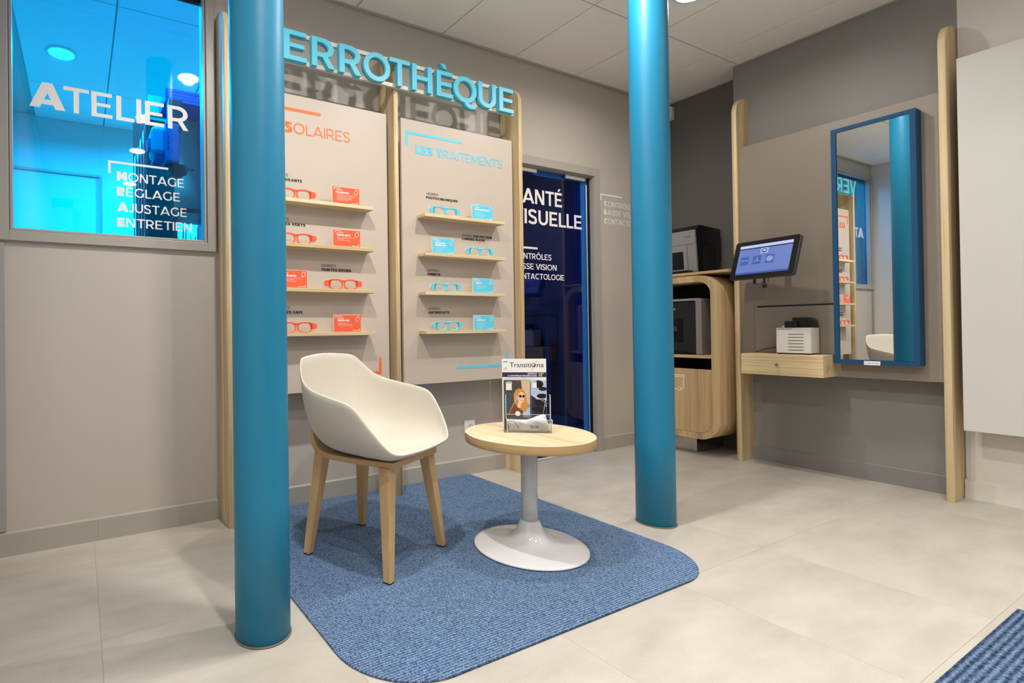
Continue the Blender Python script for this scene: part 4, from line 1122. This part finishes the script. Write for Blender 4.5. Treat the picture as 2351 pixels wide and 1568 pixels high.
tq('photo_tile', -.022, .018, .034, .066, M['scr_w'], .0017, dsp); tq('photo_ground', -.0195, .0155, .0365, .0635, M['scr'], .0021, dsp)
mb = MB(); mb.prism([(-.002+.0055*math.cos(2*PI*i/12), .053+.007*math.sin(2*PI*i/12)) for i in range(12)], tf, .0024, .0027); part('avatar_face', mb, M['scr_w'], dsp)
mb = MB(); mb.prism([(-.011, .037), (.007, .037), (.004, .045), (-.008, .045)], tf, .0024, .0027); mb.prism([(-.008, .056), (.004, .056), (.003, .0625), (-.007, .0625)], tf, .0028, .003); part('avatar_body', mb, M['scr_k'], dsp)
for k, x in enumerate((-.113, -.041, .031, .106)):
    ic = tq('menu_icon', x-.0235+.005, x+.0235+.005, -.036, .020, M['scr_d'] if k < 3 else M['scr'], .0017, dsp)
    if k == 3: continue
    mb = MB(); cx = x+.005; cz = -.008
    if k == 0:
        for s_ in (-1, 1):
            st_ = stroke([(cx+s_*.002, cz+.002), (cx+s_*.008, cz+.004), (cx+s_*.016, cz+.002), (cx+s_*.017, cz-.003)], .0014); mb.strip(st_[1], st_[2], tf, .0021, .0024)
    if k == 1:
        for a, b_ in (((cx, cz-.002), (cx+.001, cz+.018)), ((cx, cz-.002), (cx-.016, cz-.009)), ((cx, cz-.002), (cx+.016, cz-.008))):
            st_ = stroke([a, b_], .0014); mb.strip(st_[1], st_[2], tf, .0021, .0024)
    if k == 2:
        for rr_ in (.016, .010, .005):
            P = [(cx+rr_*1.1*math.cos(2*PI*i/20), cz+rr_*math.sin(2*PI*i/20)) for i in range(20)]; Q = [(cx+(rr_-.0015)*1.1*math.cos(2*PI*i/20), cz+(rr_-.0015)*math.sin(2*PI*i/20)) for i in range(20)]
            mb.strip(P, Q, tf, .0021, .0024, True)
    part('icon_line', mb, M['scr_w'], dsp)
mb = MB(); mb.tube([tf(.02, 0, -.02), (3.86, 1.63, 1.33), (3.9655, 1.63, 1.33)], .016, 14); part('swivel_arm', mb, M['black_matt'], tab)
mb = MB(); mb.tube([(3.955, 1.63, 1.33), (3.9664, 1.63, 1.33)], .04, 24); part('wall_plate', mb, M['black_matt'], tab)
tt_ = tf(.018, -.12, -.012)
mb = MB(); mb.tube([tt_, (tt_[0]+.0, tt_[1], tt_[2]-.045)], .0058, 10); mb.tube([(tt_[0], tt_[1], tt_[2]-.040), (tt_[0], tt_[1], tt_[2]-.068)], .0105, 14); part('hanging_plug', mb, M['black_matt'], tab)
t2_ = tf(-.038, -.12, -.012)
mb = MB(); mb.tube([t2_, (t2_[0], t2_[1], t2_[2]-.014)], .0025, 8); mb.tube([(t2_[0], t2_[1], t2_[2]-.012), (t2_[0], t2_[1], t2_[2]-.036)], .0075, 12)
mb.tube([(t2_[0], t2_[1], t2_[2]-.036), (t2_[0], t2_[1]-.012, t2_[2]-.043), (t2_[0], t2_[1]-.03, t2_[2]-.040), (tt_[0], tt_[1]+.004, tt_[2]-.030)], .0016, 8); part('hanging_lead', mb, M['rubber'], tab)
t3_ = tf(.050, -.12, -.012)
mb = MB(); mb.tube([(tt_[0], tt_[1]-.018, tt_[2]+.0), (tt_[0], tt_[1]-.02, tt_[2]-.034), (t3_[0], t3_[1]+.012, t3_[2]-.022), (t3_[0], t3_[1], t3_[2])], .0014, 8); part('hanging_lead', mb, M['rubber'], tab)

# ================================================================== COFFEE CABINET in the recess
cab = thing('coffee_cabinet', 'oak drinks cabinet with rounded corners in the recess behind the second column', 'cabinet', (4.05, 2.28, 0))
ya, yb, za, zb = 1.988, 2.570, .122, 1.272
def rlist(y0, y1, z0, z1, r, n=10): return rounded(y0, y1, z0, z1, (r,)*4, n)
fC = lambda a, b_, d: (3.85+d, a, b_)
out_, in_ = rlist(ya, yb, za, zb, .125), rlist(ya+.040, yb-.040, za+.043, zb-.043, .088)
mb = MB(); mb.strip(in_, out_, fC, XRR-3.85-.001, 0, True); part('shell', mb, M['cab'], cab)
part('back', MB().box((XRR-.02, ya+.03, za+.03), (XRR-.002, yb-.03, zb-.03)), M['black_matt'], cab)
part('shelf', MB().box((3.853, ya+.040, .690), (XRR-.02, yb-.040, .712)), M['cab_y'], cab, bevel=.001, segs=1)
dpts = [(a, b_) for a, b_ in rlist(ya+.042, yb-.042, za+.045, .80, .086) if b_ < .5] 
dpts = [(yb-.042, .612)] + [(ya+.042, .612)] + [p for p in rounded(ya+.042, yb-.042, za+.045, .80, (.086,)*4, 10) if p[1] < .3]
cdo = MB(); cdo.prism(dpts, lambda a, b_, d: (3.853+d, a, b_), .018, 0); dd = part('waste_door', cdo, M['cab'], cab, bevel=.0008, segs=1)
# bin pictogram
fB = lambda a, b_, d: (3.853-d, 2.255-a, .495+b_)
mb = MB()
def poly_line(pts, w_):
    for i in range(len(pts)-1):
        st_ = stroke([pts[i], pts[i+1]], w_); mb.strip(st_[1], st_[2], fB, 0, .0006)
k_ = .001
poly_line([(-.045, .068), (.042, .068), (.047, .056), (-.045, .056)], .005); poly_line([(-.038, .056), (-.030, -.028), (-.02, -.034), (.002, -.034)], .005); poly_line([(.038, .056), (.034, -.022), (.026, -.032), (.018, -.032)], .005)
P = [(.006+.014*math.cos(2*PI*i/20), -.030+.014*math.sin(2*PI*i/20)) for i in range(20)]; Q = [(.006+.0095*math.cos(2*PI*i/20), -.030+.0095*math.sin(2*PI*i/20)) for i in range(20)]
mb.strip(P, Q, fB, 0, .0006, True)
part('bin_pictogram', mb, M['white_ink'], dd, label='white bin pictogram')
part('plinth', MB().box((3.955, 2.190, 0), (4.30, 2.56, za+.002)), M['steel'], cab)
tag(part('counter_top', MB().box((3.885, 1.927, 1.283), (XRR-.001, 2.576, 1.301)).box((3.91, 2.14, 1.2725), (XRR-.01, 2.45, 1.2835)), M['cab_y'], bevel=.001, segs=1), 'thin oak counter top above the coffee cabinet under the black machine', 'counter')

cm = thing('coffee_machine', 'black coffee machine with silver right edge inside the oak cabinet', 'coffee machine', (4.05, 2.28, .713))
y0, y1 = 2.105, 2.50
part('body', MB().box((3.900, y0+.004, .716), (4.26, y1, 1.105)), M['black'], cm, bevel=.012, segs=3)
part('front_panel', MB().box((3.882, y0+.040, .722), (3.902, y1-.005, 1.092)), M['black_matt'], cm, bevel=.004)
mb = MB(); pts = [(y0-.002, .716), (y0+.036, .716), (y0+.036, 1.088), (y0+.045, 1.098), (y1, 1.098), (y1, 1.115), (y0+.018, 1.115), (y0+.004, 1.108), (y0-.002, 1.094)]
vs = [(3.878, a, b_) for a, b_ in pts] + [(3.990, a, b_) for a, b_ in pts]; n = len(pts)
quads = [(0, 1, 2, 8), (2, 3, 7, 8), (3, 4, 5, 6), (3, 6, 7)]
fs = [tuple(q) for q in quads] + [tuple(n+i for i in reversed(q)) for q in quads] + [(i, n+i, n+(i+1) % n, (i+1) % n) for i in range(n)]
mb.add(vs, fs); part('silver_trim', mb, M['silver'], cm, label='brushed silver edge trim')
part('cup_niche', MB().box((3.880, y0+.125, .800), (3.8825, y0+.26, .975)), M['black'], cm)
part('spout', MB().box((3.868, y0+.165, .880), (3.884, y0+.215, .915)), M['dark_grey'], cm, bevel=.003)
part('badge', MB().box((3.8805, y0+.18, 1.035), (3.8822, y0+.24, 1.048)), M['silver'], cm, bevel=.0005)
part('drip_tray', MB().box((3.86, y0+.10, .7165), (3.884, y0+.30, .735)), M['black'], cm, bevel=.002)

cm2 = thing('coffee_machine', 'black and silver coffee machine standing on the oak counter top', 'coffee machine', (4.1, 2.26, 1.301))
ys0, ys1 = 2.165, 2.44
def side_prism(name, pts, a0, a1, mat, **k):
    mb = MB(); mb.prism(pts, lambda a, b_, d: (a, d, b_), a0, a1); return part(name, mb, mat, cm2, **k)
side_prism('body', [(3.968, 1.306), (4.262, 1.306), (4.262, 1.628), (4.250, 1.640), (3.990, 1.652), (3.940, 1.612)], ys1, ys0, M['black'], bevel=.004)
mb = MB(); mb.prism([(3.950, 1.312), (3.975, 1.312), (3.940, 1.612), (3.925, 1.612)], lambda a, b_, d: (a, d, b_), ys1, ys0+.001); part('front_plate', mb, M['silver'], cm2, bevel=.001)
part('drip_tray', MB().box((3.900, ys0+.03, 1.302), (3.975, ys1-.02, 1.322)), M['black'], cm2, bevel=.003)
def fpx(z): return 3.950-(z-1.312)/.300*.025
def front_quad(name, y0_, y1_, z0_, z1_, mat, d=.0012):
    mb = MB(); mb.prism([(y0_, z0_), (y1_, z0_), (y1_, z1_), (y0_, z1_)], lambda a, b_, q: (fpx(b_)-q, a, b_), d, 0); return part(name, mb, mat, cm2)
front_quad('panel_joint', ys0+.005, ys1-.02, 1.512, 1.5145, M['dark_grey'])
front_quad('panel_joint', ys0+.060, ys0+.062, 1.318, 1.512, M['dark_grey'])
front_quad('cup_niche', ys0+.09, ys0+.19, 1.335, 1.465, M['black'])
mb = MB(); ftext(mb, 'ETTO', lambda a, b_, d: (fpx(1.57)-.0013-d, ys0+.072-a, 1.562+b_), .014, width=.042); part('front_lettering', mb, M['dark_grey'], cm2)
part('water_tank', MB().box((4.263, ys0+.01, 1.31), (4.292, ys0+.10, 1.40)), M['silver'], cm2, bevel=.004)
part('side_panel', MB().box((4.03, ys0-.002, 1.33), (4.20, ys0, 1.50)), M['black_matt'], cm2, bevel=.001)

# ================================================================== CEILING LIGHTS
M['lamp'] = emit('lamp_diffuser', (255, 250, 240), 45.0)
def downlight(x, y, label, grp):
    t = thing('downlight', label, 'ceiling light', (x, y, CEIL-.012), group=grp)
    mb = MB(); mb.lathe([(.068, CEIL-.003), (.074, CEIL-.010), (.092, CEIL-.008), (.096, CEIL-.001), (.096, CEIL+.0)], x, y, 40, ring=True)
    # ring only: open centre is covered by the diffuser
    part('trim_ring', mb, M['device'], t)
    mb = MB(); mb.lathe([(.066, CEIL-.0105), (.068, CEIL-.0125), (.060, CEIL-.0135)], x, y, 40); part('diffuser', mb, M['lamp'], t)
for i, (x, y) in enumerate(SHOP_LAMPS):
    lab = 'bright recessed ceiling light partly hidden behind the top of the farther blue column' if i == 0 else 'round recessed ceiling light of the shop, out of the frame overhead'
    downlight(x, y, lab, None if i == 0 else 'ceiling lights of the shop out of the frame')
downlight(WORK_LAMPS[0][0], WORK_LAMPS[0][1], 'bright round ceiling light seen through the blue window above the A', None)
downlight(WORK_LAMPS[2][0], WORK_LAMPS[2][1], 'added round ceiling light brightening the workshop, hidden behind the near blue column', None)  # fixture of an added light that brightens the workshop ceiling
downlight(WORK_LAMPS[1][0], WORK_LAMPS[1][1], 'added round ceiling light brightening the workshop cupboard, unseen just above the picture', None)  # fixture of an added light for the plywood cupboard front

# ================================================================== WORKSHOP THINGS behind the blue window
M['ply'] = wood('pale_plywood', (228, 212, 184), (208, 190, 158), 'Z', .5)
M['shop_blue'] = plain('blue_machine_paint', (88, 110, 168), .35); M['shop_pale'] = plain('pale_machine_paint', (150, 160, 190), .35)
cp_ = thing('tool_cupboard', 'pale plywood wall cupboard at the right inside the workshop, behind the blue window', 'cupboard', (.62, 3.4, 1.25))
part('back_board', MB().box((.530, 3.36, 1.66), (.668, 3.38, 2.250)), M['ply'], cp_)
part('side_board', MB().box((.670, 3.10, 1.30), (.700, 3.38, 2.250)), M['shop_blue'], cp_)
part('inner_dark_board', MB().box((.372, 3.47, 1.30), (.560, 3.49, 2.26)), M['photo_dark'], cp_)  # dark background panel of the cupboard
part('reeded_top', MB().box((.385, 3.40, 2.262), (.70, 3.43, 2.385)), M['ply'], cp_)
for k in range(4): part('drawer_slab', MB().box((.444, 3.12, 2.252+k*.0185), (.700, 3.39, 2.268+k*.0185)), M['opaque_blue'], cp_)
part('worktop', MB().box((.500, 3.05, 1.60), (.70, 3.38, 1.625)), M['dark_grey'], cp_)
for k in range(4): part('hook', MB().box((.548+k*.027, 3.352, 1.938), (.562+k*.027, 3.360, 1.944)), M['dark_grey'], cp_)
gm_ = thing('grinding_machine', 'rounded lens grinding machine hanging in the workshop below the letters IER', 'machine', (.43, 3.1, 1.85))
part('hood', MB().box((.358, 3.04, 1.905), (.440, 3.20, 2.070)), M['shop_pale'] if 'shop_pale' in M else M['shop_blue'], gm_, bevel=.028, segs=5)
part('nose', MB().box((.342, 3.08, 1.945), (.362, 3.16, 2.010)), M['shop_blue'], gm_, bevel=.009, segs=4)
part('body', MB().box((.428, 3.02, 1.872), (.505, 3.22, 2.085)), M['shop_blue'], gm_, bevel=.006)
part('lower_skirt', MB().box((.372, 3.05, 1.885), (.440, 3.19, 1.908)), M['shop_blue'], gm_, bevel=.003)
part('swing_arm', MB().box((.455, 3.08, 2.085), (.530, 3.16, 2.250)), M['dark_grey'], gm_, bevel=.006)
for k in range(3): part('button', MB().box((.440, 3.0175, 1.945+k*.03), (.446, 3.0205, 1.951+k*.03)), M['black'], gm_)
mb = MB(); mb.lathe([(.010, 1.80), (.055, 1.83), (.062, 1.868)], .500, 3.10, 24); part('waste_cup', mb, M['photo_dark'], gm_)
gs = thing('glass_shelving', 'row of upright glass strips behind the montage lettering in the workshop', 'shelving', (.37, 3.6, 1.3))
for k in range(6):
    part('glass_strip', MB().box((.322+k*.0165, 3.58, 1.30), (.3255+k*.0165, 3.66, 2.06+k*.055)), M['acrylic_edge'], gs)
part('dark_back', MB().box((.318, 3.665, 1.30), (.410, 3.675, 2.30)), M['dark_grey'], gs)
tr_ = thing('tool_rack', 'small rack of hand tools low in the right corner behind the blue window', 'tool rack', (.55, 3.0, 1.36))
part('tray', MB().box((.480, 2.96, 1.36), (.640, 3.08, 1.375)), M['dark_grey'], tr_)
for k in range(7):
    mb = MB(); x = .492+k*.022; mb.tube([(x, 3.0+.02*(k % 3), 1.375), (x+.006*((k*5) % 3-1), 3.0+.02*(k % 3), 1.46+.02*((k*7) % 4))], .0032, 8); part('hand_tool', mb, M['acrylic_edge'] if k % 3 == 0 else M['dark_grey'], tr_)
# consulting room things behind the glass door
ct = thing('drawer_cabinet', 'tall drawer cabinet inside the dark room behind the glass door', 'cabinet', (3.8, 3.9, 0))
part('carcass', MB().box((3.55, 3.75, 0), (4.05, 4.2, 1.35)), M['dark_grey'], ct)
for k in range(8):
    dq = part('drawer', MB().box((3.56, 3.735, .05+k*.16), (4.04, 3.75, .05+k*.16+.15)), M['wall_dark'], ct, bevel=.002)
    part('label_holder', MB().box((3.62, 3.730, .05+k*.16+.09), (3.76, 3.735, .05+k*.16+.12)), M['black'], dq)
rf = thing('rounded_frame', 'pale rounded frame standing in the dark room behind the glass door', 'frame', (3.45, 3.4, 0))
fo = rounded(3.33, 3.85, .08, 1.12, (.12,)*4, 8); fi = rounded(3.362, 3.818, .112, 1.088, (.09,)*4, 8)
mb = MB(); mb.strip(fi, fo, lambda a, b_, d: (a, 3.42-d, b_), 0, .02, True); part('frame_ring', mb, M['wall_white'], rf)
for x in (3.45, 3.72): part('foot', MB().box((x, 3.38, 0), (x+.03, 3.44, .085)), M['wall_white'], rf)
sk = thing('red_stool', 'red round stool in the dark room behind the glass door', 'stool', (3.12, 3.4, 0))
mb = MB(); mb.lathe([(.10, .50), (.17, .51), (.18, .54), (.17, .57), (.05, .58)], 3.12, 3.4, 32); part('seat', mb, M['red_orange'], sk)
mb = MB(); mb.lathe([(.02, .02), (.02, .5)], 3.12, 3.4, 16); part('post', mb, M['chrome'], sk)
mb = MB(); mb.lathe([(.16, 0), (.16, .015), (.03, .03)], 3.12, 3.4, 24); part('foot', mb, M['chrome'], sk)
dk = thing('desk', 'low desk with a white screen in the dark room behind the glass door', 'desk', (2.9, 4.2, 0))
part('desk_top', MB().box((2.45, 3.9, .72), (3.35, 4.5, .75)), M['wall_white'], dk)
for x in (2.47, 3.30): part('side_panel', MB().box((x, 3.92, 0), (x+.03, 4.48, .72)), M['wall_white'], dk)
mn = thing('monitor', 'computer monitor with trailing cable on the desk behind the glass door', 'monitor', (2.95, 4.15, .75))
part('screen', MB().box((2.72, 4.12, 1.02), (3.15, 4.15, 1.30)), M['black'], mn, bevel=.003)
part('stand', MB().box((2.92, 4.13, .76), (2.95, 4.16, 1.03)), M['black'], mn)
part('foot', MB().box((2.84, 4.06, .751), (3.03, 4.22, .762)), M['black'], mn, bevel=.002)
